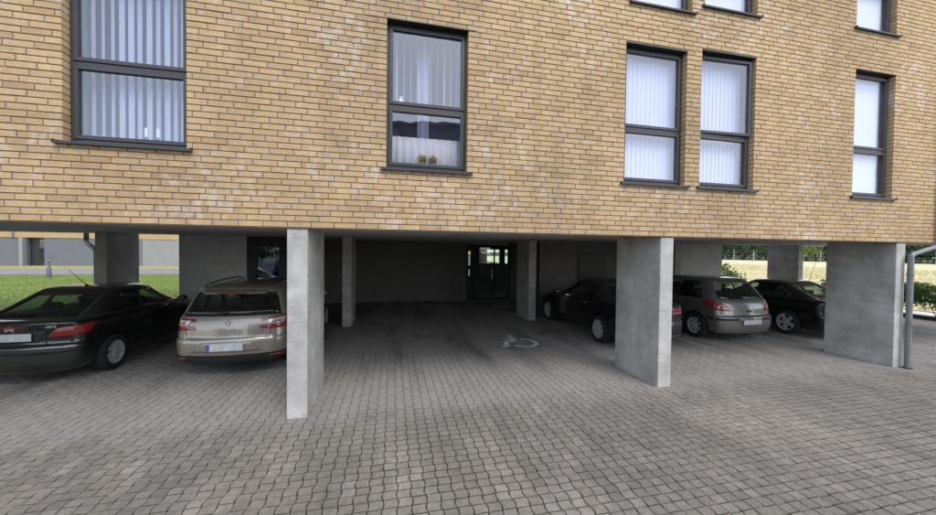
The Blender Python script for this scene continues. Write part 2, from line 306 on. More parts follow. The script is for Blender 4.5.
# interlocking wavy concrete pavers: strips run into the bays, staggered by half a stone
PW, PL, AMP, JO = .120, .204, .009, .0045
def paver_ring():
    w = PW / 2 - JO / 2; h = PL / 2 - .0055
    wave = [(-h, 0), (-h*.62, -1), (-h*.32, -1), (-h*.05, -.155), (0, 0), (h*.05, .155), (h*.32, 1), (h*.62, 1), (h, 0)]
    return np.array([(w + AMP * a, y) for y, a in wave] + [(-w + AMP * a, y) for y, a in reversed(wave)])      # the next strip is its mirror image, half a stone on
RING = paver_ring(); NR = len(RING)
INN = RING * np.array([(PW - 2*.004) / PW, (PL - 2*.004) / PL]); IZ = np.where(np.abs(RING[:, 1]) < 1e-6, -.013, 0.0)     # false joint across the middle
gi, gj = np.meshgrid(np.arange(int(-15 / PW), int(18.2 / PW)), np.arange(0, int(15.2 / PL)))
odd = (gi.ravel() % 2).astype(bool); cx = gi.ravel() * PW; cy = gj.ravel() * PL + (gi.ravel() % 2) * PL / 2
c_, s_ = math.cos(YAW), math.sin(YAW); zf = s_ * cx + c_ * cy; xr = c_ * cx - s_ * cy
keep = (zf > 1.6) & (np.abs(xr) < zf * 1.75 + 1.2) & ~((cy > 11.6) & ((cx < -5.8) | (cx > 8)))
cx, cy, zf, odd = cx[keep], cy[keep], zf[keep], odd[keep]; flip = np.where(odd, -1., 1.)
px, py, _ = project(cx, cy, 0 * cx)
# near-drain slope and settlement of the stones
hz = .006 * np.sin(cx * 1.1 + 1) * np.cos(cy * .9) + rng.normal(0, .0013, len(cx)) - .006
tilt = rng.normal(0, .009, (len(cx), 2)); tone = np.clip(rng.normal(.45, .22, len(cx)), 0, 1)
infr = (px > 0) & (px < 936) & (py < 515)
order = np.argsort(np.where(infr, zf, 1e9))[:300]; single = np.zeros(len(cx), bool); single[order] = True
def paver_local():
    top = np.column_stack([INN, IZ]); bot = np.column_stack([RING, np.full(NR, -.020)])
    V = np.vstack([top, bot]); Q = []
    for k in range(NR): Q.append((k, NR + k, NR + (k+1) % NR, (k+1) % NR))
    h = NR // 2
    for k in range(h - 1): Q.append((k, k + 1, NR - 2 - k, NR - 1 - k))     # top cut into strips across the stone
    return V, np.array(Q)
PV, PQ = paver_local(); PMI = np.zeros(len(PQ), int); PMI[NR + 3:NR + 5] = 1
paving = empty('paving'); tag(paving, kind='structure')
bed = MB().box(-15, 18.2, -6, 15.2, -.033, -.016).build('bedding_sand', M['joint'], paving)
idx = np.where(~single)[0]
Vall = PV[None] * np.stack([np.ones(len(idx)), flip[idx], np.ones(len(idx))], 1)[:, None] + np.stack([cx[idx], cy[idx], hz[idx]], 1)[:, None]
Vall[:, :, 2] += (PV[None, :, 0] * tilt[idx, 0:1] + PV[None, :, 1] * tilt[idx, 1:2])
Fall = np.where(odd[idx][:, None, None], PQ[None, :, ::-1], PQ[None]) + (np.arange(len(idx)) * len(PV))[:, None, None]
me = np_mesh('paver_field', Vall.reshape(-1, 3), Fall.reshape(-1, 4), [M['paver'], M['joint']], np.repeat(tone[idx], len(PQ)), np.tile(PMI, len(idx)))
o = bpy.data.objects.new('paver_field', me); COL.objects.link(o); o.parent = paving; tag(o, kind='stuff')
pme = np_mesh('paver', PV, PQ, [M['paver_o'], M['joint']], None, PMI); pme2 = np_mesh('paver', PV * np.array([1, -1, 1]), PQ[:, ::-1], [M['paver_o'], M['joint']], None, PMI)
for i in np.where(single)[0]:
    o = bpy.data.objects.new('paver', pme2 if odd[i] else pme); COL.objects.link(o); o.parent = paving
    o.location = (cx[i], cy[i], hz[i]); o.rotation_euler = (tilt[i, 1], -tilt[i, 0], 0)

# wheelchair marking painted on the stones
mk = MB(); mc = Vector((2.90, 7.58)); sc = .50
def flat_strip(pts, w):
    pts = [Vector((p[0] * sc, p[1] * sc * 1.15)) + mc for p in pts]; vs = []
    for i, p in enumerate(pts):
        d = (pts[min(i+1, len(pts)-1)] - pts[max(i-1, 0)]).normalized(); nn = Vector((-d.y, d.x)) * w / 2
        vs += [(p.x + nn.x, p.y + nn.y, .012), (p.x - nn.x, p.y - nn.y, .012)]
    mk.add(vs, [(2*i, 2*i+1, 2*i+3, 2*i+2) for i in range(len(pts) - 1)])
flat_strip([(.12 + .58*math.cos(R(a)), -.22 + .60*math.sin(R(a))) for a in range(-150, 76, 9)], .085)
flat_strip([(-.12, .62), (-.20, .05)], .13); flat_strip([(-.20, .06), (-.62, .02), (-.80, -.62)], .12); flat_strip([(-.80, -.60), (-1.02, -.58)], .11); flat_strip([(-.16, .36), (-.58, .36)], .09)
hd = [(mc.x + sc * (-.09 + .14*math.cos(a)), mc.y + 1.15 * sc * (.86 + .14*math.sin(a)), .012) for a in np.linspace(0, 2*math.pi, 14)[:-1]]
mk.add(hd, [tuple(range(13))])
mko = mk.build('wheelchair_marking', M['paint_mark'], None); tag(mko, 'worn pale wheelchair symbol painted on the paving of the middle bay', 'road marking')

# ================================================================== THE APARTMENT BLOCK
block = empty('apartment_building', (0, D, 0)); tag(block, 'yellow brick apartment block raised on grey concrete columns over parking bays', 'building')
def place(o):                              # children carry world coordinates; the Empty stands at the foot of the facade
    o.matrix_parent_inverse = block.matrix_world.inverted() if False else Matrix.Translation((0, -D, 0)); return o
Z = lambda k: HS + k * CO
#            x0     x1    z0      z1     rail
WINS = [(-3.483, -2.319, Z(12), Z(40), 4.13, 'w1'), (-.085, .985, Z(11), Z(37), 4.00, 'w2'), (3.40, 4.49, Z(11), Z(39.5), 4.02, 'w3'), (4.77, 5.84, Z(11), Z(40.5), 4.04, 'w4'), (8.07, 9.07, Z(11), Z(42), 4.05, 'w5'),
        (3.50, 4.56, Z(48), Z(74), 6.80, 'u3'), (4.80, 5.84, Z(50), Z(75), 6.80, 'u4'), (8.05, 9.05, Z(52), Z(75), 7.0, 'u5')]
X0, X1, ZT = -13.0, 16.2, HS + 72 * CO
# mortar backing with the openings cut out, and reveals
wb = MB(); ym = D + .0075; e = .008
ops = [(a - e, b + e, max(c - e, HS), min(d + e, ZT)) for a, b, c, d, _, _ in WINS if c < ZT]
xs = sorted({X0, X1, *[q for w in ops for q in w[:2]]}); zs = sorted({HS + .004, ZT, *[q for w in ops for q in w[2:]]})
for i in range(len(xs) - 1):
    for j in range(len(zs) - 1):
        mx, mz = (xs[i] + xs[i+1]) / 2, (zs[j] + zs[j+1]) / 2
        if not any(w[0] < mx < w[1] and w[2] < mz < w[3] for w in ops):
            wb.quad((xs[i], ym, zs[j]), (xs[i+1], ym, zs[j]), (xs[i+1], ym, zs[j+1]), (xs[i], ym, zs[j+1]))
for a, b, c, d in ops:
    y1 = D + .36
    wb.quad((a, ym, c), (a, y1, c), (a, y1, d), (a, ym, d)); wb.quad((b, ym, c), (b, y1, c), (b, y1, d), (b, ym, d))
    wb.quad((a, ym, c), (b, ym, c), (b, y1, c), (a, y1, c)); wb.quad((a, ym, d), (b, ym, d), (b, y1, d), (a, y1, d))
wall = place(wb.build('wall', M['mortar'], block))
# bricks, course by course in an irregular bond
BX = []; sh = 0.0; nc = int(round((ZT - HS) / CO))
for k in range(nc):
    z0 = HS + k * CO + .0055; z1 = z0 + CO - .0115
    sh += random.choice([1/3, 1/3, 2/3, .5, .25]) * PB; x = X0 + sh % PB - PB
    holes = sorted((w[0], w[1]) for w in WINS if w[2] < (z0 + z1) / 2 < w[3])
    n0 = len(BX)
    while x < X1:
        segs = [(x + .0055, min(x + PB - .0055, X1))]
        for h0, h1 in holes:
            ns = []
            for a, b in segs:
                if b <= h0 or a >= h1: ns.append((a, b)); continue
                if a < h0: ns.append((a, h0))
                if b > h1: ns.append((h1, b))
            segs = ns
        for a, b in segs:
            if b - a > .045: BX.append((a, b, z0, z1))
        x += PB
    for h0, h1 in holes:
        for q in range(n0, len(BX)):
            a, b, _, _ = BX[q]
            if 1e-6 < h0 - b < .0562: BX[q] = (a, h0, z0, z1)
            elif 1e-6 < a - h1 < .0562: BX[q] = (h1, b, z0, z1)
BX = np.array(BX); BX = BX[BX[:, 1] > X0 + .02]
bw, bh = BX[:, 1] - BX[:, 0], BX[:, 3] - BX[:, 2]; bcx, bcz = (BX[:, 0] + BX[:, 1]) / 2, (BX[:, 2] + BX[:, 3]) / 2
ux, uy, uz = project(bcx, D, bcz); area = bw * bh / uz**2 * np.cos(np.arctan2(bcx, D)) ; full = np.abs(bw - (PB - .011)) < 1e-4
inn = (ux > 8) & (ux < 928) & (uy > 4) & (uy < 511) & full
sel = np.argsort(np.where(inn, -area, 1))[:300]; sg = np.zeros(len(BX), bool); sg[sel] = True
def brick_geo(w, h, d=.105, ch=.0025):
    hw, hh = w / 2, h / 2
    V = np.array([(-hw+ch, 0, -hh+ch), (hw-ch, 0, -hh+ch), (hw-ch, 0, hh-ch), (-hw+ch, 0, hh-ch), (-hw, ch, -hh), (hw, ch, -hh), (hw, ch, hh), (-hw, ch, hh), (-hw, d, -hh), (hw, d, -hh), (hw, d, hh), (-hw, d, hh)])
    return V
BQ = np.array([(0,1,2,3), (4,5,1,0), (5,6,2,1), (6,7,3,2), (7,4,0,3), (8,9,5,4), (9,10,6,5), (10,11,7,6), (11,8,4,7)])
ids = np.where(~sg)[0]; VV = np.stack([brick_geo(bw[i], bh[i]) + (bcx[i], D + rng.normal(0, .0012), bcz[i]) for i in ids])
VV[:, :4, :] += rng.normal(0, .0007, (len(ids), 4, 3)) * np.array([1, .4, 1.3])
bt = rng.random(len(ids)) ** .9
me = np_mesh('brickwork', VV.reshape(-1, 3), (BQ[None] + (np.arange(len(ids)) * 12)[:, None, None]).reshape(-1, 4), M['brick'], np.repeat(bt, 9))
o = bpy.data.objects.new('brickwork', me); COL.objects.link(o); o.parent = wall; tag(o, kind='stuff')
bmes = []
for q in range(6):
    V = brick_geo(PB - .011, CO - .0115); V[:4] += rng.normal(0, .0008, (4, 3)); bmes.append(np_mesh('brick', V, BQ, M['brick_o']))
for i in sel:
    o = bpy.data.objects.new('brick', bmes[i % 6]); COL.objects.link(o); o.parent = wall; o.location = (bcx[i], D + rng.normal(0, .0012), bcz[i])
# soffit, slab and upper volume
sf = MB(); sf.box(X0, X1, D + .125, YB, HI, HS + .3); sf.box(X0, X1, D + .03, D + .1245, HS - .004, HS + .3); place(sf.build('soffit', M['soffit'], block))
up = MB(); up.box(X0, X0 + .3, D + .12, YB, HS + .3, 8.3); up.box(X1 - .3, X1, D + .12, YB, HS + .3, 8.3); up.box(X0, X1, YB - .3, YB, HS + .3, 8.3); up.box(X0, X1, D + .02, YB, 8.3, 8.6); up.box(X0, X1, D + .02, D + .3, ZT, 8.3)
place(up.build('rear_and_end_walls', M['farbrick'], block))
sa = MB(); sa.box(X0, X1, D - .003, D + .028, HS - .009, HS + .0035); place(sa.build('support_angle', M['rust'], block))
for k in range(9):
    sj = MB(); sj.box(X0 + 1.6 + k * 3.2, X0 + 1.612 + k * 3.2, D + .13, YB - .01, HI - .003, HI + .001); place(sj.build('soffit_joint', M['gap_dark'], block))
# columns (front row under the facade, back row under the rear edge)
SP = 5.27
CX = [-6.62, -1.262, 4.088, 9.27, 14.62]; BXs = [-6.90, -1.32, 4.10, 9.36, 14.78]
for i, x in enumerate(CX):
    c = MB(); c.box(x, x + .238, D + .012, 5.69, -.03, HS - .006); c.box(x, x + .238, D + .126, 5.689, HS - .0055, HI - .001); place(c.build('column', M['concrete'], block, bevel=.012))
for i, x in enumerate(BXs):
    c = MB(); c.box(x, x + .238, 9.91, 11.0, -.03, HI - .001); place(c.build('column', M['concrete'], block, bevel=.012))

# ------------------------------------------------------------------ windows
rooms = MB()
def window(i, x0, x1, z0, z1, zr, tagn):
    yf = D + .098; ft = .062                           # recessed frame
    f = MB(); d0, d1 = yf, yf + .07; rb = .03
    f.box(x0, x0 + rb, d0, d1, z0, z1); f.box(x1 - rb, x1, d0, d1, z0, z1)
    f.box(x0 + rb, x1 - rb, d0, d1, z1 - rb, z1); f.box(x0 + rb, x1 - rb, d0, d1, z0, z0 + rb + .02); f.box(x0 + rb, x1 - rb, d0, d1, zr - .02, zr + .02)
    w = place(f.build('window', M['frame'], block, bevel=.004))
    for k, (a, b) in enumerate(((z0 + rb + .02, zr - .02), (zr + .02, z1 - rb))):
        sx0, sx1 = x0 + rb + .003, x1 - rb - .003; a += .003; b -= .003; s = .045
        sw = empty('sash', (sx0, yf - .012, 0), 0, w)
        if tagn == 'w4' and k == 1: sw.rotation_euler.z = R(-2.6); sw['label'] = 'upper sash standing slightly open'
        m = MB(); L = sx1 - sx0; t0, t1 = 0, .06
        m.box(0, s, t0, t1, a, b); m.box(L - s, L, t0, t1, a, b); m.box(s, L - s, t0, t1, b - s, b); m.box(s, L - s, t0, t1, a, a + s)
        fr = m.build('sash_frame', M['frame'], sw, bevel=.004)
        gl = MB(); gl.box(s - .004, L - s + .004, .026, .034, a + s - .004, b - s + .004); gl.build('pane', M['glass'], sw)
    s = MB(); y = D - .045                              # sloping metal sill
    s.add([(x0-.055, y, z0-.035), (x1+.055, y, z0-.035), (x1+.055, yf+.02, z0-.012), (x0-.055, yf+.02, z0-.012), (x0-.055, y, z0-.012), (x1+.055, y, z0-.012), (x1+.055, yf+.02, z0+.006), (x0-.055, yf+.02, z0+.006)],
          [(0,3,2,1), (4,5,6,7), (0,1,5,4), (1,2,6,5), (2,3,7,6), (3,0,4,7)])
    s.box(x0-.062, x0-.055, y - .004, D + .02, z0 - .036, z0 + .006); s.box(x1+.055, x1+.062, y - .004, D + .02, z0 - .036, z0 + .006)
    s.build('sill', M['frame'], w)
    l = MB(); l.box(x0 - .004, x1 + (.10 if tagn == 'w2' else .006), D - .008, D + .10, z1 + .0005, z1 + .014); l.build('lintel', M['black_frame'], w)
    return w
for i, wdef in enumerate(WINS):
    if wdef[2] < ZT - .2: window(i, *wdef)
# rooms behind the glass: one storey floor slab, ceiling, partitions, back wall
rm = MB(); ya, yb2 = D + .36, YB - .35
for zf0, zf1 in ((HS + .302, Z(42) + .12), (Z(46), 8.28)):
    rm.box(X0 + .3, X1 - .3, yb2 - 4.2, yb2 - 4.1, zf0 + .05, zf1)
    for xp in (-6, -1.2, 2.2, 6.9, 11): rm.box(xp, xp + .12, ya, yb2 - 4.2, zf0 + .05, zf1)
    rm.box(X0 + .3, X1 - .3, ya - .01, yb2, zf1, zf1 + .08)
place(rm.build('partition', M['room'], block))
fl = MB(); fl.box(X0 + .3, X1 - .3, ya - .01, yb2, HS + .301, HS + .35); fl.box(X0 + .3, X1 - .3, ya - .01, yb2, Z(46) - .1, Z(46) + .03); place(fl.build('room_floor', M['room_floor'], block))

# ------------------------------------------------------------------ ground-floor walls, hall and doors
def panel(x0, x1, y0, y1, z1=HI - .003, mat='panel', name='concrete_wall'):
    m = MB(); m.box(x0, x1, y0, y1, -.03, z1); return place(m.build(name, M[mat], block, bevel=.006))
panel(-5.77, -4.09, 11.06, 11.24); panel(-5.77, -5.6, 11.243, 14.3)                       # left light wall
panel(9.64, 12.62, 11.06, 11.24); panel(12.45, 12.62, 11.243, 17)                      # right light wall
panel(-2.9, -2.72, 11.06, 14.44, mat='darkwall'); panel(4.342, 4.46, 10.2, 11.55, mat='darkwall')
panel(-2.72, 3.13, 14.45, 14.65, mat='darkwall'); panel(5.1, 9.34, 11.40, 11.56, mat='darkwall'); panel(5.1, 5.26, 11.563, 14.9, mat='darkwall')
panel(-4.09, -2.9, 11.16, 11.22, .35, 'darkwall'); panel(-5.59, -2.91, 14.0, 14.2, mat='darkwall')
hc = MB(); hc.box(-5.8, 12.62, YB + .005, 18.6, HI - .002, HI + .15); place(hc.build('hall_ceiling', M['soffit'], block))
hw = MB(); hw.box(-5.8, 12.62, YB + .005, 18.6, HI + .151, 8.3); place(hw.build('stair_wing', M['farbrick'], block))
rt = MB(); rt.box(-5.6, 5.07, 18.2, 18.4, -.03, HI - .003); rt.box(6.4, 12.6, 18.2, 18.4, -.03, HI - .003); rt.box(5.07, 6.4, 18.2, 18.4, -.03, 1.45); rt.box(5.07, 6.4, 18.2, 18.4, 2.2, HI - .003); rt.box(5.81, 6.1, 18.2, 18.4, 1.4501, 2.1999)
place(rt.build('lobby_rear_wall', M['darkwall'], block))
def glazed(name, x0, x1, y, mull, transom, zt=HS - .02, z0=0.0, label=None):
    f = MB(); w = .055
    f.box(x0, x1, y, y + .07, zt - w, zt); f.box(x0, x1, y, y + .07, z0, z0 + .09)
    for x in [x0, x1 - w] + mull: f.box(x, x + w, y + .001, y + .069, z0 + .09, zt - w)
    for t in transom: f.box(x0 + w, x1 - w, y + .002, y + .068, t, t + .05)
    o = place(f.build(name, M['black_frame'], block))
    if label: o['label'] = label
    ed = [x0] + mull + [x1 - w]
    for a, b in zip(ed[:-1], ed[1:]):
        gp = MB(); gp.box(a + w, b, y + .03, y + .038, z0 + .09, zt - w); gp.build('pane', M['glass'], o)
    return o
dl = glazed('entrance_screen', 3.135, 5.09, 14.50, [3.42, 4.35], [1.0], label='dark framed glazed entrance at the back of the middle bay')
for ch in dl.children: ch.data.materials[0] = M['green_glass']
dh = MB(); dh.tube([(4.27, 14.44, .85), (4.27, 14.44, 1.35)], .014, 8); dh.build('door_handle', M['chrome'], dl)
wf_ = MB(); wf_.box(-4.09, -3.85, 11.10, 11.18, .352, HI - .004); wf_.box(-3.25, -2.9, 11.10, 11.18, .352, HI - .004); wf_.box(-3.85, -3.25, 11.10, 11.18, 2.17, HI - .004); wf_.box(-3.85, -3.25, 11.10, 11.18, .352, .9)
dw = place(wf_.build('ground_floor_window', M['black_frame'], block, bevel=.01)); dw['label'] = 'dark framed window behind the beige car'
wg = MB(); wg.box(-3.853, -3.247, 11.14, 11.15, .897, 2.173); wg.build('pane', M['glass'], dw)
sdm = MB(); sdm.box(6.6, 7.7, 11.35, 11.39, .02, 2.08); sd2 = place(sdm.build('side_door', M['black_frame'], block, bevel=.008)); sd2['label'] = 'dark door behind the dark saloon'
hh_ = MB(); hh_.tube([(6.72, 11.35, 1.05), (6.72, 11.30, 1.05), (6.84, 11.30, 1.05)], .011, 8); hh_.build('handle', M['chrome'], sd2)
# lit entry panel beside the glazed doors
ep = empty('entry_panel', (3.24, 14.47, 0)); tag(ep, 'narrow lit entry panel with a yellow tile beside the glazed entrance', 'entry panel')
m = MB(); m.box(-.06, .06, .0, .025, .85, 2.2); m.build('back_plate', M['black_frame'], ep)
for k, (za, zb_) in enumerate(((1.96, 2.10), (1.78, 1.92), (1.64, 1.76), (1.50, 1.62), (1.05, 1.32))):
    m = MB(); m.box(-.042 if k < 4 else -.03, .042 if k < 4 else .02, -.008, -.0005, za, zb_); m.build('tile', M['tile_yellow' if k == 0 else 'tile_pale'], ep)

# downpipes
def pipe(pts, r, brackets, base=None):
    m = MB(); P = [Vector(p) for p in pts]; Q = [P[0]]
    for a, b, c in zip(P[:-2], P[1:-1], P[2:]):       # round each bend
        d1, d2 = (a - b).normalized(), (c - b).normalized(); k = .07
        for t in np.linspace(0, 1, 6): Q.append((b + d1 * k) * (1-t)**2 + b * 2*t*(1-t) + (b + d2 * k) * t**2)
    Q.append(P[-1]); m.tube(Q, r, 16); o = place(m.build('downpipe', M['zinc'], block, 35))
    for x, y, z in brackets:
        q = MB(); q.lathe([(r + .001, z-.02), (r + .008, z-.02), (r + .008, z+.02), (r + .001, z+.02)], 16, 'z', (x, y, 0)); q.build('bracket', M['zinc'], o, 35)
    if base:
        q = MB(); q.lathe([(r + .02, -.02), (r + .03, .012), (r + .002, .016)], 16, 'z', base); q.build('gully_collar', M['blackp'], o, 35)
    return o
pipe([(10.30, D - .085, 8.2), (10.30, D - .085, 2.33), (9.475, D - .075, 2.13), (9.475, D - .075, -.02)], .043, [(9.475, D - .075, 1.75), (9.475, D - .075, .45), (10.30, D - .085, 4.5)], (9.475, D - .075, 0))
pipe([(-7.95, 11.16, 8.0), (-7.95, 11.16, 2.22), (-6.99, 10.1, 2.02), (-6.99, 10.1, -.02)], .055, [(-6.99, 10.1, 1.2), (-7.95, 11.16, 3.2)], (-6.99, 10.1, 0))

# ------------------------------------------------------------------ blinds, curtains and things on the window boards
def vertical_blind(x0, x1, z0, z1, y, pitch, ang, mat, label, width=.089):
    b = empty('vertical_blind', ((x0 + x1) / 2, y, z1)); tag(b, label, 'blind', 'vertical blinds in the windows')
    r = MB(); r.box(x0 - b.location.x, x1 - b.location.x, -.02, .02, 0, .035); r.build('head_rail', M['white'], b)
    m = MB(); n = 5; xs = np.linspace(-width/2, width/2, n); ys = .006 * np.cos(xs / width * math.pi)
    m.add([(x, yy, zz) for zz in (z0 - z1, -.005) for x, yy in zip(xs, ys)], [(k, k+1, n+k+1, n+k) for k in range(n-1)])
    m.add([(x, yy + .0012, zz) for zz in (z0 - z1, -.005) for x, yy in zip(xs, ys)], [(k, n+k, n+k+1, k+1) for k in range(n-1)])
    sme = m.mesh('slat', mat)
    x = x0 + pitch / 2
    while x < x1 - pitch * .3:
        o = bpy.data.objects.new('slat', sme); COL.objects.link(o); o.parent = b; o.location = (x - b.location.x, 0, 0); o.rotation_euler = (0, 0, R(ang + random.uniform(-1, 1) * (9 if abs(ang) > 20 else 1.2))); x += pitch * (random.uniform(.9, 1.1) if abs(ang) > 20 else 1)
    return b
def roller(x0, x1, z0, z1, y, label):
    m = MB(); m.box(x0, x1, y, y + .004, z0 + .03, z1 - .05); b = m.build('roller_blind', M['white_blind']); tag(b, label, 'blind', 'roller blinds in the windows')
    q = MB(); q.tube([(x0, y + .02, z1 - .03), (x1, y + .02, z1 - .03)], .024, 12); q.build('roller_tube', M['white'], b); q = MB(); q.box(x0, x1, y - .004, y + .009, z0 + .01, z0 + .032); q.build('bottom_bar', M['white'], b)
def curtain(x0, x1, z0, z1, y, amp, waves, mat, label):
    m = MB(); n = waves * 8; xs = np.linspace(x0, x1, n + 1); vs = []
    for zz in (z0, z0 * .5 + z1 * .5, z1): vs += [(x, y + amp * math.sin(2 * math.pi * waves * k / n) * (1 if zz < z1 else .6) + random.uniform(-.002, .002), zz) for k, x in enumerate(xs)]
    m.add(vs, [(r*(n+1) + k, r*(n+1) + k + 1, (r+1)*(n+1) + k + 1, (r+1)*(n+1) + k) for r in range(2) for k in range(n)])
    o = m.build('curtain', mat, None, 80); sd_ = o.modifiers.new('thick', 'SOLIDIFY'); sd_.thickness = .0015; tag(o, label, 'curtain'); return o
yb = D + .30
vertical_blind(-3.50, -2.30, Z(12) + .03, Z(40), yb - .06, .092, -32, M['slat'], 'half open pale vertical blind in the leftmost window')
vertical_blind(-.10, 1.0, 4.03, Z(37), yb, .095, 74, M['slat'], 'open vertical blind in the upper half of the window with flowers')
curtain(.34, .50, Z(11) + .03, Z(37) - .03, yb + .10, .018, 2, M['slat'], 'narrow white drape hanging behind the window with flowers')
curtain(-.10, 1.0, Z(11) + .02, 3.66, yb - .045, .012, 11, M['lace'], 'cream half curtain behind the two flower pots')
vertical_blind(3.39, 4.50, Z(11) + .03, Z(39.5), D + .23, .080, 4, M['slat2'], 'closed pale vertical blind in the left window of the pair')
vertical_blind(4.76, 5.85, Z(11) + .03, Z(40.5), D + .23, .080, 5, M['slat2'], 'closed pale vertical blind behind the slightly open sash')
roller(8.06, 9.08, Z(11), Z(42), D + .185, 'white roller blind in the narrow right-hand window')
roller(8.04, 9.06, Z(52), Z(75), D + .185, 'white roller blind in the upper right window')
roller(3.49, 4.57, Z(48), Z(74), D + .185, 'white roller blind in the upper left window of the pair'); roller(4.79, 5.85, Z(50), Z(75), D + .185, 'white roller blind in the upper right window of the pair')
# window boards (part of the block)
wbd = MB()
for x0, x1, z0, *_ in WINS[:5]: wbd.box(x0 - .05, x1 + .05, D + .172, D + .40, z0 - .02, z0 + .012)
place(wbd.build('window_board', M['white'], block))
def leaves(n, centre, spread, size, mat, name, parent=None, shape='ball', flat=.0, seed=0, zsq=1):
    r = np.random.default_rng(seed); 
    if shape == 'ball':
        d = r.normal(size=(n, 3)); d /= np.linalg.norm(d, axis=1)[:, None]; P = d * (r.random(n) ** .45)[:, None] * np.array(spread)
    else: P = (r.random((n, 3)) - .5) * 2 * np.array(spread)
    P += np.array(centre); return leaf_mesh(P, size, mat, name, parent, r)
def leaf_mesh(P, size, mat, name, parent, r, tone=None, aspect=.55):
    n = len(P); a = r.normal(size=(n, 3)); a /= np.linalg.norm(a, axis=1)[:, None]; b = np.cross(a, r.normal(size=(n, 3))); b /= np.linalg.norm(b, axis=1)[:, None]
    s = size * (.6 + .8 * r.random(n))[:, None]; V = np.stack([P - a*s, P + b*s*aspect, P + a*s, P - b*s*aspect], 1)
    V[:, 1] += np.cross(a, b) * s * .15; V[:, 3] += np.cross(a, b) * s * .15
    me = np_mesh(name, V.reshape(-1, 3), np.arange(4 * n).reshape(n, 4), mat, r.random(n) if tone is None else tone)
    o = bpy.data.objects.new(name, me); COL.objects.link(o); o.parent = parent; return o
def candlestick(x, y, z, label):
    e_ = empty('candlestick', (x, y, z)); tag(e_, label, 'candlestick')
    m = MB(); m.lathe([(0, 0), (.035, 0), (.035, .008), (.01, .02), (.008, .06), (.014, .075), (.008, .09), (.012, .14), (.02, .15), (0, .15)], 14); m.build('holder', M['brass'], e_, 40)
    m = MB(); m.lathe([(0, .15), (.0165, .15), (.0165, .255), (.008, .26), (0, .262)], 12); m.build('candle', M['wax'], e_, 40)
bw_ = MB(); bw_.lathe([(0, 0), (.05, 0), (.09, .05), (.10, .10), (.095, .10), (.085, .05), (0, .02)], 20); bo_ = bw_.build('bowl', M['lamp_clear'], None, 40); bo_.location = (-3.25, D + .22, Z(12) + .012); tag(bo_, 'pale round bowl on the board of the leftmost window', 'bowl')
candlestick(-2.855, D + .24, Z(12) + .012, 'left of two candlesticks with white candles on the window board'); candlestick(-2.735, D + .24, Z(12) + .012, 'right of two candlesticks with white candles on the window board')
def pot(x, y, z, label, sd_):
    e_ = empty('potted_flower', (x, y, z)); tag(e_, label, 'flower')
    m = MB(); m.lathe([(0, 0), (.034, 0), (.03, .02), (.022, .05), (.042, .12), (.046, .125), (.04, .12), (0, .11)], 16); m.build('pot', M['terracotta'], e_, 40)
    leaves(60, (0, 0, .17), (.06, .05, .05), .022, M['stem'], 'foliage', e_, seed=sd_); leaves(70, (0, 0, .205), (.075, .055, .035), .018, M['petal'], 'blossom', e_, seed=sd_ + 1)
pot(.40, D + .225, Z(11) + .012, 'left of two small orange flower pots on the window board', 3); pot(.545, D + .225, Z(11) + .012, 'right of two small orange flower pots on the window board', 5)
vz = MB(); vz.lathe([(0, 0), (.03, 0), (.045, .06), (.03, .12), (.02, .15), (.028, .17)], 16); v = vz.build('vase', M['white'], None, 40); v.location = (.10, D + .23, 4.022); tag(v, 'small white vase on the middle rail of the window with flowers', 'vase')
sh_ = MB(); sh_.box(-.02, .28, D + .2, D + .26, 4.0, 4.02); place(sh_.build('small_shelf', M['white'], block))

# ================================================================== SURROUNDINGS
def sheet(name, x0, x1, y0, y1, z, mat, thick=.06):
    m = MB(); m.box(x0, x1, y0, y1, z - thick, z); o = m.build(name, M[mat]); tag(o, kind='structure'); return o
sheet('lawn', -120, -7.6, 12.2, 31.5, .03, 'lawn'); sheet('path', -160, -7.2, 31.6, 39.5, .01, 'road'); sheet('verge', -160, -7.2, 39.6, 70, .04, 'verge')
k = MB(); k.box(-60, -7.4, 12.05, 12.2, -.03, .07); tag(k.build('kerb', M['kerb'], None, bevel=.01), kind='structure')
sheet('rear_yard', -7.1, 18.4, 15.3, 60, -.005, 'road', .03)
sheet('dry_field', 19.6, 500, -60, 500, .05, 'field', .08)
sheet('gravel_strip', 17.62, 19.55, -20, 60, .02, 'gravel', .05); ke = MB(); ke.box(17.30, 17.50, -20, 60, -.03, .13); tag(ke.build('edging', M['edging'], None, bevel=.01), kind='structure')
# far apartment house on the left
fb = empty('apartment_house', (-33.2, 45, 0)); tag(fb, 'distant yellow brick house with grey plinth beyond the lawn on the left', 'building')
def fpart(name, mat, *boxes, parent=fb):
    m = MB()
    for b in boxes: m.box(*b)
    return m.build(name, M[mat], parent)
fpart('brick_wall', 'farbrick', (-40, 40, .05, 10, 3.0, 12))
fpart('plinth', 'plinth', (-40, -4.1, .12, 9.9, -.03, 2.998), (-2.6, 6.2, .12, 9.9, -.03, 2.998)); fpart('pale_plinth', 'plinth2', (6.203, 40, .10, 9.9, -.03, 2.998))
dr = fpart('door', 'black_frame', (-4.1, -3.3, .5, .6, .0, 2.99), (-3.3, -2.6, .45, .6, 0, .12), (-3.3, -2.6, .45, .6, 1.2, 1.3), (-3.3, -2.6, .45, .6, 2.8, 2.99)); fpart('door_glass', 'glass', (-3.3, -2.65, .5, .52, .12, 2.8), parent=dr)
fpart('pier', 'plinth2', (-4.55, -4.25, -.12, .11, -.03, 2.995)); fpart('downpipe', 'zinc', (-5.2, -5.05, -.08, .04, 3.01, 12))
for q in range(9):
    x = -34 + q * 8
    w = fpart('window', 'frame', (x, x + 1.2, .0, .045, 4.6, 6.6)); fpart('pane', 'glass', (x + .08, x + 1.12, -.01, -.002, 4.7, 6.5), parent=w)
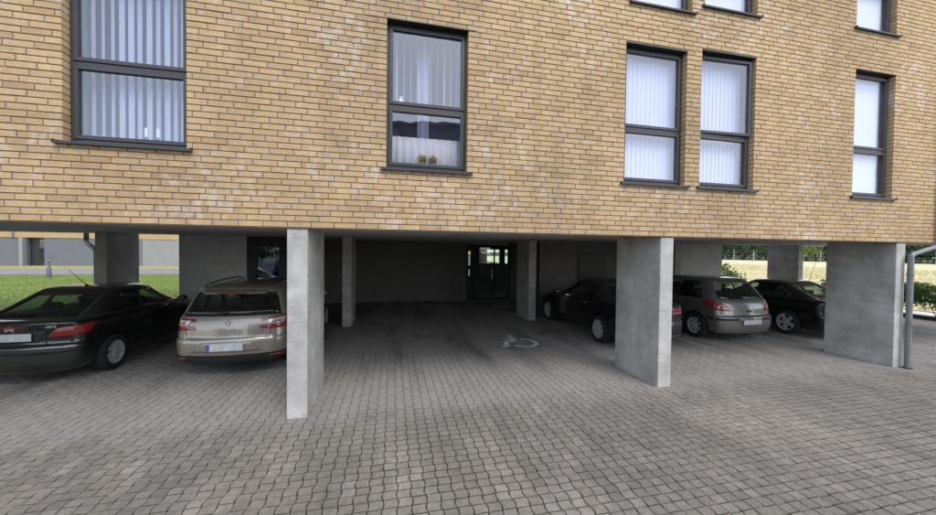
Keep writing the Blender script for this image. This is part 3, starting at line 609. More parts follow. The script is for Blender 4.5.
# bollard lamp on the lawn
bl = empty('bollard_lamp', (-22.3, 28.4, .03)); tag(bl, 'grey bollard lamp with a flat cap standing on the left lawn', 'lamp')
m = MB(); m.lathe([(.12, 0), (.12, .62), (.07, .68), (.06, 1.12), (0, 1.12)], 14); m.build('post', M['bollard'], bl, 40)
m = MB(); m.lathe([(.055, 1.12), (.055, 1.24)], 14); m.build('lens', M['white'], bl, 40); m = MB(); m.lathe([(0, 1.23), (.19, 1.24), (.19, 1.28), (.05, 1.33), (0, 1.33)], 16); m.build('cap', M['bollard'], bl, 40)
# hedge along the right edge of the yard: individual shrubs with stems
def hedge_shrub(x, y, seed, label):
    r = np.random.default_rng(seed); e_ = empty('hedge_shrub', (x, y, .0)); tag(e_, label, 'hedge', 'clipped hedge along the right edge of the yard')
    st = MB()
    for q in range(7):
        a = r.uniform(0, 6.28); b0 = Vector((r.uniform(-.1, .1), r.uniform(-.35, .35), 0)); st.tube([b0, b0 + Vector((math.cos(a)*.12, math.sin(a)*.15, .4)), b0 + Vector((math.cos(a)*.25, math.sin(a)*.3, .95))], [.014, .010, .004], 5)
    st.build('stem', M['bark'], e_)
    n = 4600; P = (r.random((n, 3)) - .5) * np.array([.9, 1.32, .80]) + np.array([0, 0, .72]); P[:, 2] += .06 * np.sin(P[:, 1] * 7 + seed)
    P = P[(np.abs(P[:, 0]) > .2) | (P[:, 2] > .85) | (r.random(n) < .35)]; P = P[(P[:, 2] > .48) | (r.random(len(P)) < .35)]
    leaf_mesh(P, .042, M['leaf_mid'], 'foliage', e_, r)
HX = 18.15
for q in range(9): hedge_shrub(HX + random.uniform(-.06, .06), 1.2 + q * 1.15, 100 + q, 'shrub of the long green hedge running along the yard edge')
# young shrubs
def shrub(x, y, h, w, seed, label, mat='leaf_light', n=1500, name='shrub', cat='shrub', group=None, cz=.58, ch=.45, ns=6):
    r = np.random.default_rng(seed); e_ = empty(name, (x, y, 0)); tag(e_, label, cat, group); st = MB()
    for q in range(ns):
        a = r.uniform(0, 6.28); st.tube([(0, 0, 0), (math.cos(a)*w*.2, math.sin(a)*w*.2, h*.45), (math.cos(a)*w*.42, math.sin(a)*w*.42, h*.85)], [.02, .013, .005], 5)
    st.build('stem', M['bark'], e_); d = r.normal(size=(n, 3)); d /= np.linalg.norm(d, axis=1)[:, None]
    P = d * (r.random(n) ** .5)[:, None] * np.array([w*.5, w*.5, h*ch]); P[:, 2] += h*cz; P += .12 * w * np.sin(P * 9 / w)[:, [1, 2, 0]]
    leaf_mesh(P, .05 * max(w, .8), M[mat], 'foliage', e_, r)
shrub(31.2, 20.2, 3.3, 1.7, 5, 'slender pale green sapling in the field beside the far right column', n=700, cz=.82, ch=.2, ns=1)
shrub(17.3, 15.0, 1.5, 1.5, 6, 'small green shrub behind the grey hatchback', n=900)
# trees and fence beyond the field
def tree_proto(seed, h, w):
    r = np.random.default_rng(seed); tr = MB(); tr.tube([(0, 0, -.1), (.1, 0, h*.25), (.05, .1, h*.6), (0, 0, h*.9)], [h*.03, h*.024, h*.014, h*.004], 8)
    C = []
    for q in range(9):
        a = q * 2.4 + r.uniform(-.3, .3); z = h * r.uniform(.25, .75); L = w * r.uniform(.3, .5)
        tip = Vector((math.cos(a)*L, math.sin(a)*L, z + h * .14)); tr.tube([(.06, .03, z), (tip * .5 + Vector((0, 0, z*.5))), tip], [h*.011, h*.007, h*.003], 6); C.append(tip)
    C = np.array([list(c) for c in C] + [[0, 0, h*.85], [0, 0, h*.6], [.3, -.2, h*.4]]); P = []; T = []
    for c in C:
        n = 330; d = r.normal(size=(n, 3)); d /= np.linalg.norm(d, axis=1)[:, None]; s = r.uniform(.75, 1.15)
        P.append(c + d * (r.random(n)**.5)[:, None] * np.array([w*.24, w*.24, h*.13]) * s); T.append(np.clip(r.normal(r.uniform(.2, .8), .2, n), 0, 1))
    return tr, np.vstack(P), np.concatenate(T), r
protos = []
for q, (h, w) in enumerate(((9, 8), (11, 8.5), (8, 9))):
    tr, P, T, r = tree_proto(40 + q, h, w); a = tr.mesh('trunk', M['bark'], 60); lo = leaf_mesh(P, .34, M['leaf_dark'], 'crown', None, r, T); protos.append((a, lo.data)); bpy.data.objects.remove(lo)
def put_tree(x, y, q, s, label, group):
    e_ = empty('broadleaf_tree', (x, y, 0), random.uniform(0, 6)); tag(e_, label, 'tree', group); e_.scale = (s, s, s * random.uniform(.9, 1.1))
    for nm, d in zip(('trunk', 'crown'), protos[q]): o = bpy.data.objects.new(nm, d); COL.objects.link(o); o.parent = e_
q = 0
for az in np.arange(40, 72, 2.2):
    d = 176 + random.uniform(-9, 12); put_tree(d * math.sin(R(az)), d * math.cos(R(az)), q % 3, random.uniform(1.3, 1.8), 'dark broadleaf tree in the row beyond the dry field', 'tree row beyond the dry field'); q += 1
for az in np.arange(41, 72, 1.5):
    d = 163 + random.uniform(-2, 2); shrub(d * math.sin(R(az)), d * math.cos(R(az)), 6.0, 8.0, int(az * 10), 'dense dark undergrowth bush below the far tree row', 'leaf_dark', 900, 'undergrowth_bush', 'bush', 'undergrowth below the far tree row')
wfm = MB(); aa = [R(a) for a in range(10, 96, 5)]; wfm.add([(q * math.sin(a), q * math.cos(a), .07) for q in (159, 620) for a in aa], [(k, k + 1, len(aa) + k + 1, len(aa) + k) for k in range(len(aa) - 1)]); tag(wfm.build('woodland_floor', M['leaflitter']), kind='structure')
for x, y, q in ((-15, -34, 0), (-22, -30, 1), (-9, -38, 2), (-29, -36, 0)): put_tree(x, y, q, .8, 'tree across the yard mirrored in the ground-floor glass', 'trees across the yard')
for x in (-6.5, -9, -11.5, -14, -17): shrub(x, -20 + random.uniform(-1, 1), 3.6, 3.2, int(50 - x * 3), 'bush across the yard mirrored in the ground-floor glass', 'leaf_mid', 900, 'yard_bush', 'bush', 'bushes across the yard')
fn = empty('field_fence', (40, 40, 0)); tag(fn, 'thin wire fence with pale posts along the far edge of the field', 'fence')
FP = [Vector((140 * math.sin(R(a)), 140 * math.cos(R(a)), 0)) for a in np.arange(30, 72, 2.0)]
for p in FP:
    m = MB(); m.tube([p + Vector((0, 0, -.1)), p + Vector((0, 0, 3.4))], .10, 6); o = m.build('post', M['kerb'], fn); o.matrix_parent_inverse = Matrix.Translation((-40, -40, 0))
for zz in (.8, 1.7, 2.6, 3.3):
    m = MB(); m.tube([p + Vector((0, 0, zz)) for p in FP], .02, 4); o = m.build('wire', M['zinc'], fn); o.matrix_parent_inverse = Matrix.Translation((-40, -40, 0))
# tall dry grass in the field, seen between the columns
r = np.random.default_rng(77); n = 26000; th = r.uniform(R(26), R(72), n); dd_ = 22 + 62 * r.random(n) ** 1.4; gx, gy = dd_ * np.sin(th), dd_ * np.cos(th); kp = gx > 19.8; gx, gy = gx[kp], gy[kp]; n = len(gx)
hh = r.uniform(.12, .42, n) * (.4 + np.clip(np.sin(gx * .35) * np.cos(gy * .27) + .6, 0, 1.2)); lean = r.normal(0, .12, (n, 2)); wd = .012 + .0006 * np.hypot(gx, gy); an = r.uniform(0, 3.14, n)
V = np.stack([np.stack([gx - wd*np.cos(an), gy - wd*np.sin(an), 0*gx + .04], 1), np.stack([gx + wd*np.cos(an), gy + wd*np.sin(an), 0*gx + .04], 1), np.stack([gx + lean[:, 0], gy + lean[:, 1], hh + .04], 1)], 1)
o = bpy.data.objects.new('dry_grass', np_mesh('dry_grass', V.reshape(-1, 3), np.arange(3*n).reshape(n, 3), M['strawgrass'], r.random(n))); COL.objects.link(o); tag(o, 'tall straw coloured grass across the field on the right', 'grass', kind='stuff')
# lawn blades on the near left lawn
n = 30000; gx = -7.7 - 26 * r.random(n); gy = 12.3 + 19 * r.random(n)**1.3; hh = r.uniform(.03, .09, n); an = r.uniform(0, 3.14, n); wd = .012; lean = r.normal(0, .03, (n, 2))
V = np.stack([np.stack([gx - wd*np.cos(an), gy - wd*np.sin(an), 0*gx + .025], 1), np.stack([gx + wd*np.cos(an), gy + wd*np.sin(an), 0*gx + .025], 1), np.stack([gx + lean[:, 0], gy + lean[:, 1], hh + .03], 1)], 1)
o = bpy.data.objects.new('lawn_grass', np_mesh('lawn_grass', V.reshape(-1, 3), np.arange(3*n).reshape(n, 3), M['leaf_light'], r.random(n))); COL.objects.link(o); tag(o, 'short green grass of the lawn left of the parking bays', 'grass', kind='stuff')
# the building across the yard, mirrored in the window panes
ob = empty('opposite_building', (4, -17, 0)); tag(ob, 'brown clad building with pale lower storeys across the yard, mirrored in the panes', 'building')
fpart('pale_wall', 'render_pale', (-7, 8, -9, 0, -.03, 9.3), parent=ob); fpart('brown_wall', 'wood_brown', (-7.02, 8.02, -9.02, .02, 9.303, 11.6), parent=ob); fpart('roof_edge', 'zinc', (-7.2, 8.2, -9.2, .25, 11.603, 11.8), parent=ob)
for zz in (1.2, 4.4, 7.0, 9.7):
    for x in (-5, -2, 1, 4): w = fpart('window', 'frame', (x, x + 1.5, .024, .07, zz, zz + 1.5), parent=ob); fpart('pane', 'glass', (x + .08, x + 1.42, .072, .08, zz + .08, zz + 1.42), parent=w)

# ================================================================== CARS
def pchip(y, t):
    y = np.asarray(y, float); d = np.diff(y); m = np.zeros(len(y)); m[0], m[-1] = d[0], d[-1]
    for i in range(1, len(y) - 1): m[i] = 0 if d[i-1] * d[i] <= 0 else 2 * d[i-1] * d[i] / (d[i-1] + d[i])
    i = int(min(max(math.floor(t), 0), len(y) - 2)); u = t - i; h00 = 2*u**3 - 3*u**2 + 1; h10 = u**3 - 2*u**2 + u; h01 = -2*u**3 + 3*u**2; h11 = u**3 - u**2
    return h00*y[i] + h10*m[i] + h01*y[i+1] + h11*m[i+1]
def build_car(name, S):
    root = empty(name, S['loc'], S['rz']); tag(root, S['label'], 'car', 'cars parked under the building' if not S.get('nogroup') else None)
    K = S['keys']; col = {c: [k[i] for k in K] for i, c in enumerate(('z', 'xr', 'xf', 'w', 'b', 'rx', 'ry', 'tilt'))}
    L = S['L']; gi_, rn = S['belt'], len(K) - 1
    frac2 = sorted(set(list(np.linspace(0, 1, 45)) + [q for a, b, _ in S['side'] for q in (a, b)]))
    T = [(0, f) for f in np.linspace(0, 1, 13)] + [(1, f) for f in np.linspace(.125, 1, 8)] + [(2, f) for f in frac2[1:]] + [(3, f) for f in np.linspace(.125, 1, 8)] + [(4, f) for f in np.linspace(1/12, 1, 12)]
    def P(lv, t):
        z, xr, xf, w, b, rx, ry, ti = (pchip(col[c], lv) for c in ('z', 'xr', 'xf', 'w', 'b', 'rx', 'ry', 'tilt'))
        cab = min(max((lv - gi_) / 1.0, 0), 1); kr, kf = S.get('ktr', .05), S.get('ktf', .07); wr, wf = w - kr * (1 - .5*cab), w - kf
        bf, fx, fy = .16 + .06*cab, .42 - .30*cab, .40 - .28*cab
        if xf - xr < 1.9: q = max((xf - xr) / 1.9, .05); rx, fx, b, bf = rx*q, fx*q, b*q, bf*q
        ry = min(ry, wr * .6); fy = min(fy, wf * .6); g_, f = t
        if g_ == 0: y = f * (wr - ry); x = xr + b * f**2
        elif g_ == 1: a = f * math.pi / 2; x = xr + b + rx * (1 - math.cos(a)); y = wr - ry + ry * math.sin(a)
        elif g_ == 2:
            x0, x1 = xr + b + rx, xf - bf - fx; x = x0 + (x1 - x0) * f; y = w - (w - wr) * max(0, (.42 - f) / .42)**2 - (w - wf) * max(0, (f - .6) / .4)**2
        elif g_ == 3: a = (1 - f) * math.pi / 2; x = xf - bf - fx * (1 - math.cos(a)); y = wf - fy + fy * math.sin(a)
        else: q = 1 - f; y = q * (wf - fy); x = xf - bf * q**2
        return Vector((x, y, z - ti * (x / L - .5)))
    n = len(T); ring = 2 * n - 2
    def loop(lv):
        h = [P(lv, t) for t in T]; return h + [Vector((p.x, -p.y, p.z)) for p in h[-2:0:-1]]
    segT = T + T[-2:0:-1]
    def seg_of(k):        # the T pair a ring edge spans
        a, b = segT[k], segT[(k+1) % ring]; return a, b
    # ---- lower body, closed, wheel arches cut out
    lv = sorted(set([i + f for i in range(gi_) for f in (0, .33, .67)] + [gi_])); loops = [loop(x) for x in lv]
    mb = MB(); mb.add([p for l in loops for p in l], [(i*ring + k, i*ring + (k+1) % ring, (i+1)*ring + (k+1) % ring, (i+1)*ring + k) for i in range(len(loops)-1) for k in range(ring)])
    zb = S.get('black_below', .0)
    for fi, f in enumerate(mb.f):
        c = sum((Vector(mb.v[i]) for i in f), Vector()) / 4
        if c.z < zb - (0 if c.x < .55 else S.get('sill_drop', .12)): mb.m[fi] = 1
    mb.add(loops[0], [tuple(range(ring))[::-1]], 1); mb.add(loops[-1], [tuple(range(ring))], 2)
    paint = S['paint']; me = mb.mesh('body', [paint, M['blackp'], M['cabin']])
    bm = bmesh.new(); bm.from_mesh(me); bmesh.ops.remove_doubles(bm, verts=bm.verts, dist=.0004); bmesh.ops.recalc_face_normals(bm, faces=bm.faces); bm.to_mesh(me); bm.free()
    bvh = BVHTree.FromPolygons([tuple(v.co) for v in me.vertices], [tuple(p.vertices) for p in me.polygons])
    body = bpy.data.objects.new('body', me); COL.objects.link(body); wr_ = S['wr']; wx = S['wx']
    cut = MB()
    for x in wx:
        for sgn in (1, -1):
            y0, y1 = sgn * (S['W'] - .30), sgn * (S['W'] + .2); nn = 40; ra = wr_ + S.get('arch', .055); ring0 = [(x + ra*math.cos(2*math.pi*q/nn), y0, wr_ + .0 + ra*math.sin(2*math.pi*q/nn)) for q in range(nn)]
            ring1 = [(a, y1, c) for a, _, c in ring0]; cut.add(ring0 + ring1, [(q, (q+1) % nn, nn + (q+1) % nn, nn + q) for q in range(nn)] + [tuple(range(nn)), tuple(range(nn, 2*nn))], 1)
    cme = cut.mesh('cut', [paint, M['blackp'], M['cabin']]); co = bpy.data.objects.new('cut', cme); COL.objects.link(co)
    bo = body.modifiers.new('arches', 'BOOLEAN'); bo.operation = 'DIFFERENCE'; bo.object = co; bo.solver = 'EXACT'
    bpy.context.view_layer.update(); dg = bpy.context.evaluated_depsgraph_get(); ev = bpy.data.meshes.new_from_object(body.evaluated_get(dg)); body.modifiers.clear(); body.data = ev; bpy.data.objects.remove(co); shade(ev, 33); body.parent = root
    # ---- cabin: pillars, roof; glass as separate panes
    rows = [0, .04, .28, .5, .72, .93, 1]; lv = [gi_ + f for f in rows] + [i + f for i in range(gi_ + 1, rn) for f in (.25, .5, .75, 1)]
    loops = [loop(x) for x in lv]; V = [p for l in loops for p in l]; cab = MB(); cab.add(V, []); panes = {}
    for i in range(len(loops) - 1):
        for k in range(ring):
            a, b = seg_of(k); f = (i*ring + k, i*ring + (k+1) % ring, (i+1)*ring + (k+1) % ring, (i+1)*ring + k); side = 'l' if k < n - 1 else 'r'
            key = None; mi = 0
            if i < 6:
                ts = sorted([a, b]); mid = (ts[0][1] + ts[1][1]) / 2 if ts[0][0] == ts[1][0] else None; g_ = ts[1][0]
                inrow = 1 <= i <= 4
                if g_ == 0 and mid is not None:
                    if mid < S['rear_glass'] and inrow and i >= S.get('rear_row', 1): key = 'rear_window'
                elif g_ == 1 and mid is not None and mid < S.get('rear_wrap', 0) and inrow: key = 'rear_window'
                elif g_ == 1 and mid is None and S.get('rear_wrap', 0) and inrow: key = 'rear_window'
                elif g_ == 4 and inrow and (mid if mid is not None else .04) > .06: key = 'windscreen'
                elif g_ == 2:
                    m_ = mid if mid is not None else ts[1][1] / 2
                    for wi, (p, q, nm) in enumerate(S['side']):
                        if p < m_ < q and inrow: key = (nm, wi, side)
                    if key is None and S['side'][0][0] < m_ < S['side'][-1][1] and inrow: mi = 1
                    if i in (0,) : mi = 1
            if key: panes.setdefault(key, []).append(f)
            else: cab.f.append(f); cab.m.append(mi)
    cab.f.append(tuple(range((len(loops)-1)*ring, len(loops)*ring))); cab.m.append(0)
    cme = cab.mesh('cabin', [S.get('roof_paint', paint), M['blackp']]); bm = bmesh.new(); bm.from_mesh(cme); bmesh.ops.remove_doubles(bm, verts=bm.verts, dist=.0004)
    bmesh.ops.delete(bm, geom=[v for v in bm.verts if not v.link_faces], context='VERTS'); bmesh.ops.recalc_face_normals(bm, faces=bm.faces); bm.to_mesh(cme); bm.free(); shade(cme, 40)
    # recalculated normals may point inward on an open shell: make the roof point up
    if max(cme.polygons, key=lambda p: p.center.z).normal.z < 0: cme.flip_normals()
    co = bpy.data.objects.new('cabin', cme); COL.objects.link(co); co.parent = root; so = co.modifiers.new('thick', 'SOLIDIFY'); so.thickness = .03; so.offset = -1
    bv2 = BVHTree.FromPolygons([tuple(v) for v in V], [(i*ring + k, i*ring + (k+1) % ring, (i+1)*ring + (k+1) % ring, (i+1)*ring + k) for i in range(len(loops)-1) for k in range(ring)])
    cen = Vector((L / 2, 0, .9))
    for key, fs in panes.items():
        used = sorted({i for f in fs for i in f}); mp = {u: q for q, u in enumerate(used)}; g2 = MB(); g2.add([V[u] + (Vector((cen.x, 0, V[u].z)) - V[u]).normalized() * .008 for u in used], [tuple(mp[i] for i in f) for f in fs])
        o = g2.build(key if isinstance(key, str) else key[0], M['carglass'], root, 60); so = o.modifiers.new('thick', 'SOLIDIFY'); so.thickness = .004
    # ---- patches laid on the skin
    def patch(name, top, bot, dirn, mat, off=.006, nu=20, nv=5, parent=root, thick=.012, tree=bvh):
        d = Vector(dirn).normalized(); top = [Vector(p) for p in top]; bot = [Vector(p) for p in bot]
        def at(pl, u):
            seg = [0]; 
            for a, b in zip(pl[:-1], pl[1:]): seg.append(seg[-1] + (b - a).length)
            s_ = u * seg[-1]
            for a, b, s0, s1 in zip(pl[:-1], pl[1:], seg[:-1], seg[1:]):
                if s_ <= s1 + 1e-9: return a.lerp(b, (s_ - s0) / max(s1 - s0, 1e-9))
            return pl[-1]
        G = []; 
        for j in range(nv + 1):
            for i in range(nu + 1):
                p = at(bot, i / nu).lerp(at(top, i / nu), j / nv); h = tree.ray_cast(p - d * 6, d)
                G.append(None if h[0] is None else h[0] + (h[1] if h[1].dot(d) < 0 else -h[1]) * off)
        m = MB(); mp = {}; vs = []
        for q, p in enumerate(G):
            if p is not None: mp[q] = len(vs); vs.append(p)
        fs = []
        for j in range(nv):
            for i in range(nu):
                q = (j*(nu+1) + i, j*(nu+1) + i + 1, (j+1)*(nu+1) + i + 1, (j+1)*(nu+1) + i)
                if all(a in mp for a in q) and max((G[a] - G[b]).length for a in q for b in q) < .35: fs.append(tuple(mp[a] for a in q))
        if not fs: return None
        m.add(vs, fs); o = m.build(name, mat, parent, 40)
        me_ = o.data; c = me_.polygons[0].normal.dot(d)
        if c > 0: me_.flip_normals()
        so = o.modifiers.new('thick', 'SOLIDIFY'); so.thickness = thick; so.offset = -1
        return o
    REAR, LEFT, RIGHT, FRONT = (1, 0, 0), (0, -1, 0), (0, 1, 0), (-1, 0, 0)
    def rear(name, top, bot, mat, **kw): return patch(name, [(0, y, z) for y, z in top], [(0, y, z) for y, z in bot], REAR, mat, **kw)
    def sidep(name, top, bot, mat, s, **kw): return patch(name, [(x, 0, z) for x, z in top], [(x, 0, z) for x, z in bot], LEFT if s > 0 else RIGHT, mat, **kw)
    # ---- wheels
    def wheel(x, sgn):
        w = empty('wheel', (x, sgn * (S['W'] - .015), wr_), 0, root); r0 = S['rim_r']; tw = .19
        t = MB(); t.lathe([(r0, -.0), (r0 + .012, .004), (wr_ - .03, .006), (wr_ - .006, -.012), (wr_, -.045), (wr_, -tw + .04), (wr_ - .006, -tw + .01), (wr_ - .04, -tw), (r0, -tw)], 40, 'y'); t.build('tyre', M['tyre'], w, 40)
        rm_ = MB(); rm_.lathe([(r0 + .002, -.002), (r0 - .004, -.004), (r0 - .018, -.012), (r0 - .026, -.05), (r0 - .03, -tw + .02)], 36, 'y'); ns = S['spokes']; hub = .058
        for q in range(ns):
            a = 2 * math.pi * q / ns; ca, sa = math.cos(a), math.sin(a); w0, w1 = S.get('spw', (.042, .030)); ro = r0 - .014
            pts = [(hub*.6, -w0), (hub*.6, w0), (ro, w1), (ro, -w1)]; fr_ = [(p*ca - q_*sa, -.018 if p < .1 else -.010, p*sa + q_*ca) for p, q_ in pts]; bk = [(x_, -.045, z_) for x_, _, z_ in fr_]
            rm_.add(fr_ + bk, [(0,1,2,3), (7,6,5,4), (0,4,5,1), (1,5,6,2), (2,6,7,3), (3,7,4,0)])
        rm_.lathe([(0, -.006), (.03, -.006), (hub, -.014), (hub, -.045)], 20, 'y'); rm_.build('rim', M['alloy'], w, 35)
        bk = MB(); bk.lathe([(0, -.075), (r0 - .028, -.075)], 24, 'y'); bk.lathe([(.09, -.07), (.135, -.07)], 24, 'y'); bk.build('brake_disc', M['blackp'], w)
        if sgn < 0: w.scale = (1, -1, 1)
        else: w.rotation_euler.z = 0
        w.rotation_euler.y = random.uniform(0, 6)
    for x in wx:
        for sgn in (1, -1): wheel(x, sgn)
    # ---- seats
    for sgn in (1, -1):
        s = MB(); xs = S['seat_x']; zb2 = K[gi_][0] - .06
        s.add([(xs + a, sgn*.36 + b, c) for a, b, c in ((0,-.22,zb2),(.12,-.22,zb2),(.12,.22,zb2),(0,.22,zb2),(-.10,-.19,zb2+.22),(-.02,-.19,zb2+.22),(-.02,.19,zb2+.22),(-.10,.19,zb2+.22))], [(0,3,2,1),(4,5,6,7),(0,1,5,4),(1,2,6,5),(2,3,7,6),(3,0,4,7)])
        s.add([(xs - .1 + a, sgn*.36 + b, zb2 + c) for a, b, c in ((-.03,-.12,.25),(.06,-.12,.25),(.06,.12,.25),(-.03,.12,.25),(-.05,-.10,.40),(.03,-.10,.40),(.03,.10,.40),(-.05,.10,.40))], [(0,3,2,1),(4,5,6,7),(0,1,5,4),(1,2,6,5),(2,3,7,6),(3,0,4,7)])
        s.build('seat', M['seat'], root, bevel=.03)
    s = MB(); xs = S['rear_seat_x']; zb2 = K[gi_][0] - .03
    for yy in (-.38, .38): s.box(xs - .05, xs + .04, yy - .12, yy + .12, zb2 + .05, zb2 + .18)
    s.box(xs - .06, xs + .12, -.58, .58, zb2 - .05, zb2 + .06); s.build('rear_seat', M['seat'], root, bevel=.025)
    sw_ = MB(); a = np.linspace(0, 2*math.pi, 25); sw_.tube([(S['seat_x'] + .62 + .06*math.sin(q), .36 + .18*math.cos(q), K[gi_][0] + .0 + .17*math.sin(q)) for q in a], .014, 8, cap=False); sw_.build('steering_wheel', M['blackp'], root, 60)
    # ---- mirrors
    for sgn in (1, -1):
        x, z = S['mirror']; yw = S['W'] - .02
        m_ = MB(); prof = [(.0, .5), (.035, .92), (.075, 1.0), (.115, .85), (.14, .4)]
        rings = []
        for dx, sc_ in prof: rings.append([(x + dx - .02, sgn * (yw + .10 + .095*sc_*math.cos(q)*(1 if math.cos(q) > 0 else .9)), z + .065 + .062*sc_*math.sin(q)) for q in np.linspace(0, 2*math.pi, 17)[:-1]])
        m_.add([p for r_ in rings for p in r_], [(i*16 + q, i*16 + (q+1) % 16, (i+1)*16 + (q+1) % 16, (i+1)*16 + q) for i in range(4) for q in range(16)] + [tuple(range(16)), tuple(range(64, 80))]); m_.tube([(x + .05, sgn*(yw - .05), z + .02), (x + .05, sgn*(yw + .06), z + .045)], .022, 8)
        mo = m_.build('wing_mirror', S.get('mirror_mat', paint), root, 50)
        mg = MB(); mg.add([(x - .024, sgn*(yw + .10 + .05*math.cos(q)*1.4), z + .065 + .045*math.sin(q)) for q in np.linspace(0, 2*math.pi, 17)[:-1]], [tuple(range(16))]); mg.build('mirror_glass', M['chrome'], mo)
    # ---- doors: seams and handles on both flanks
    for sgn in (1, -1):
        for pts in S['seams']: sidep('panel_gap', [(p[0] + .006, p[1]) for p in pts], [(p[0] - .006, p[1]) for p in pts], M['gap'], sgn, off=.0015, nu=14, nv=1, thick=.001)
        for x, z in S['handles']: sidep('door_handle', [(x - .10, z + .016), (x + .10, z + .022)], [(x - .10, z - .012), (x + .10, z - .010)], S.get('handle_mat', paint), sgn, off=.026, nu=8, nv=2, thick=.022)
    return dict(root=root, rear=rear, side=sidep, patch=patch, P=P, bvh=bvh, bv2=bv2, paint=paint)
def text_on(name, s, size, y, z, x, parent, mat, lean=0, ext=.003, italic=0):
    cu = bpy.data.curves.new(name, 'FONT'); cu.body = s; cu.size = size; cu.extrude = ext; cu.align_x = 'CENTER'; cu.shear = italic
    o = bpy.data.objects.new(name, cu); COL.objects.link(o); bpy.context.view_layer.update(); dg = bpy.context.evaluated_depsgraph_get(); me = bpy.data.meshes.new_from_object(o.evaluated_get(dg)); bpy.data.objects.remove(o); me.materials.clear(); me.materials.append(mat)
    o = bpy.data.objects.new(name, me); COL.objects.link(o); o.parent = parent
    o.matrix_local = Matrix.Translation((x, y, z)) @ Matrix.Rotation(lean, 4, 'Y') @ Matrix(((0, 0, -1, 0), (-1, 0, 0, 0), (0, 1, 0, 0), (0, 0, 0, 1))); return o
def surf_x(c, y, z):
    h = c['bvh'].ray_cast(Vector((-3, y, z)), Vector((1, 0, 0))); return (h[0].x if h[0] else 0), (math.atan2(h[1].z, -h[1].x) if h[0] else 0)
def plate(c, z, y=0, band=False):
    x, a = surf_x(c, y, z); m = MB(); m.box(-.008, .0, -.26, .26, -.056, .056); o = m.build('number_plate', M['plate'], c['root'], bevel=.004); o.matrix_local = Matrix.Translation((x - .012, y, z)) @ Matrix.Rotation(a * .7, 4, 'Y')
    if band: b = MB(); b.box(-.0095, -.0082, .215, .258, -.054, .054); b.build('plate_band', M['plate_blue'], o)
    return o
def spoiler(c, lv, T1, depth, drop, mat, lamp=None, name='roof_spoiler'):
    m = MB(); ts = np.linspace(-1, 1, 25); A = []; 
    for t in ts:
        p = c['P'](lv + .15, (0, min(abs(t) * T1, 1))); y = math.copysign(p.y, t); q = depth * (1 - .35 * abs(t)**3)
        A.append([(p.x + .10, y, p.z + .012), (p.x + .0, y, p.z + .012), (p.x - q, y, p.z - drop), (p.x - q + .004, y, p.z - drop - .022), (p.x + .0, y, p.z - .05)])
    vs = [p for r_ in A for p in r_]; m.add(vs, [(i*5 + k, i*5 + (k+1) % 5, (i+1)*5 + (k+1) % 5, (i+1)*5 + k) for i in range(24) for k in range(5)] + [tuple(range(5)), tuple(range(120, 125))]); o = m.build(name, mat, c['root'], 40)
    if lamp:
        a = A[12]; m = MB(); w = lamp; p0, p1 = a[2], a[3]; m.box(p0[0] - .006, p0[0] + .01, -w, w, p1[2] + .002, p0[2] - .001); m.build('brake_light', M['lamp_red'], o)
    return o
def wiper(c, y0, z0, y1, z1):
    pts = []
    for t in np.linspace(0, 1, 6):
        y, z = y0 + (y1 - y0)*t, z0 + (z1 - z0)*t; h = c['bv2'].ray_cast(Vector((-3, y, z)), Vector((1, 0, 0)))
        if h[0] is None: h = c['bvh'].ray_cast(Vector((-3, y, z)), Vector((1, 0, 0)))
        if h[0]: pts.append(h[0] + Vector((-.02, 0, .005)))
    if len(pts) > 1: m = MB(); m.tube(pts, [.012] + [.008] * (len(pts) - 1), 6); m.build('rear_wiper', M['blackp'], c['root'])
def both(fn):
    for s in (1, -1): fn(s)

# ---- black hatchback at the left edge
PX = paintm('dark_green_black_paint', (.0075, .0095, .0085), .0, .3)
XS = dict(L=4.17, W=.85, loc=(-5.47, 6.30, 0), rz=R(90.6), label='black sloping-back hatchback at the left edge with a roof aerial', paint=PX, belt=9, wr=.300, rim_r=.195, wx=(.79, 3.33), spokes=9, spw=(.016, .034), rear_glass=.95, seat_x=2.05, rear_seat_x=1.25, mirror=(2.52, .93),
    side=[(.03, .44, 'rear_door_window'), (.49, .96, 'front_door_window')], handles=[(1.25, .83), (2.2, .81)], mirror_mat=M['blackp'], black_below=.0,
    seams=[[(1.05, .93), (1.12, .62), (1.22, .5)], [(1.95, .92), (1.93, .62), (1.92, .26)], [(2.88, .88), (2.85, .6), (2.84, .26)]],
    keys=[(.18,.14,4.02,.70,.06,.22,.2,0), (.23,.06,4.10,.78,.06,.22,.2,0), (.35,.01,4.16,.83,.07,.24,.22,0), (.50,0,4.17,.845,.07,.24,.22,0), (.60,.02,4.15,.85,.07,.24,.22,0), (.64,.06,4.12,.85,.07,.24,.2,0), (.80,.07,3.95,.845,.06,.24,.2,.03), (.895,.06,3.6,.83,.06,.24,.18,.05), (.94,.10,3.3,.81,.06,.24,.16,.06), (.965,.34,3.12,.785,.06,.25,.14,.05), (1.30,1.08,2.35,.62,.05,.22,.12,0), (1.365,1.22,2.2,.54,.05,.2,.12,0), (1.395,1.45,2.0,.38,.04,.18,.1,0), (1.40,1.65,1.9,.15,.03,.1,.06,0)])
c = build_car('hatchback', XS)
def f(s):
    t = c['rear']('tail_light', [(s*.52, .865), (s*.66, .885), (s*.795, .89)], [(s*.42, .735), (s*.60, .735), (s*.795, .755)], M['lamp_red'])
    c['rear']('reversing_lens', [(s*.53, .852), (s*.70, .872)], [(s*.49, .805), (s*.70, .82)], M['lamp_pink'], off=.010, parent=t)
    c['side']('tail_light_end', [(.28, .905), (.34, .905), (.42, .90)], [(.28, .77), (.34, .80), (.42, .875)], M['lamp_red'], s)
both(f)
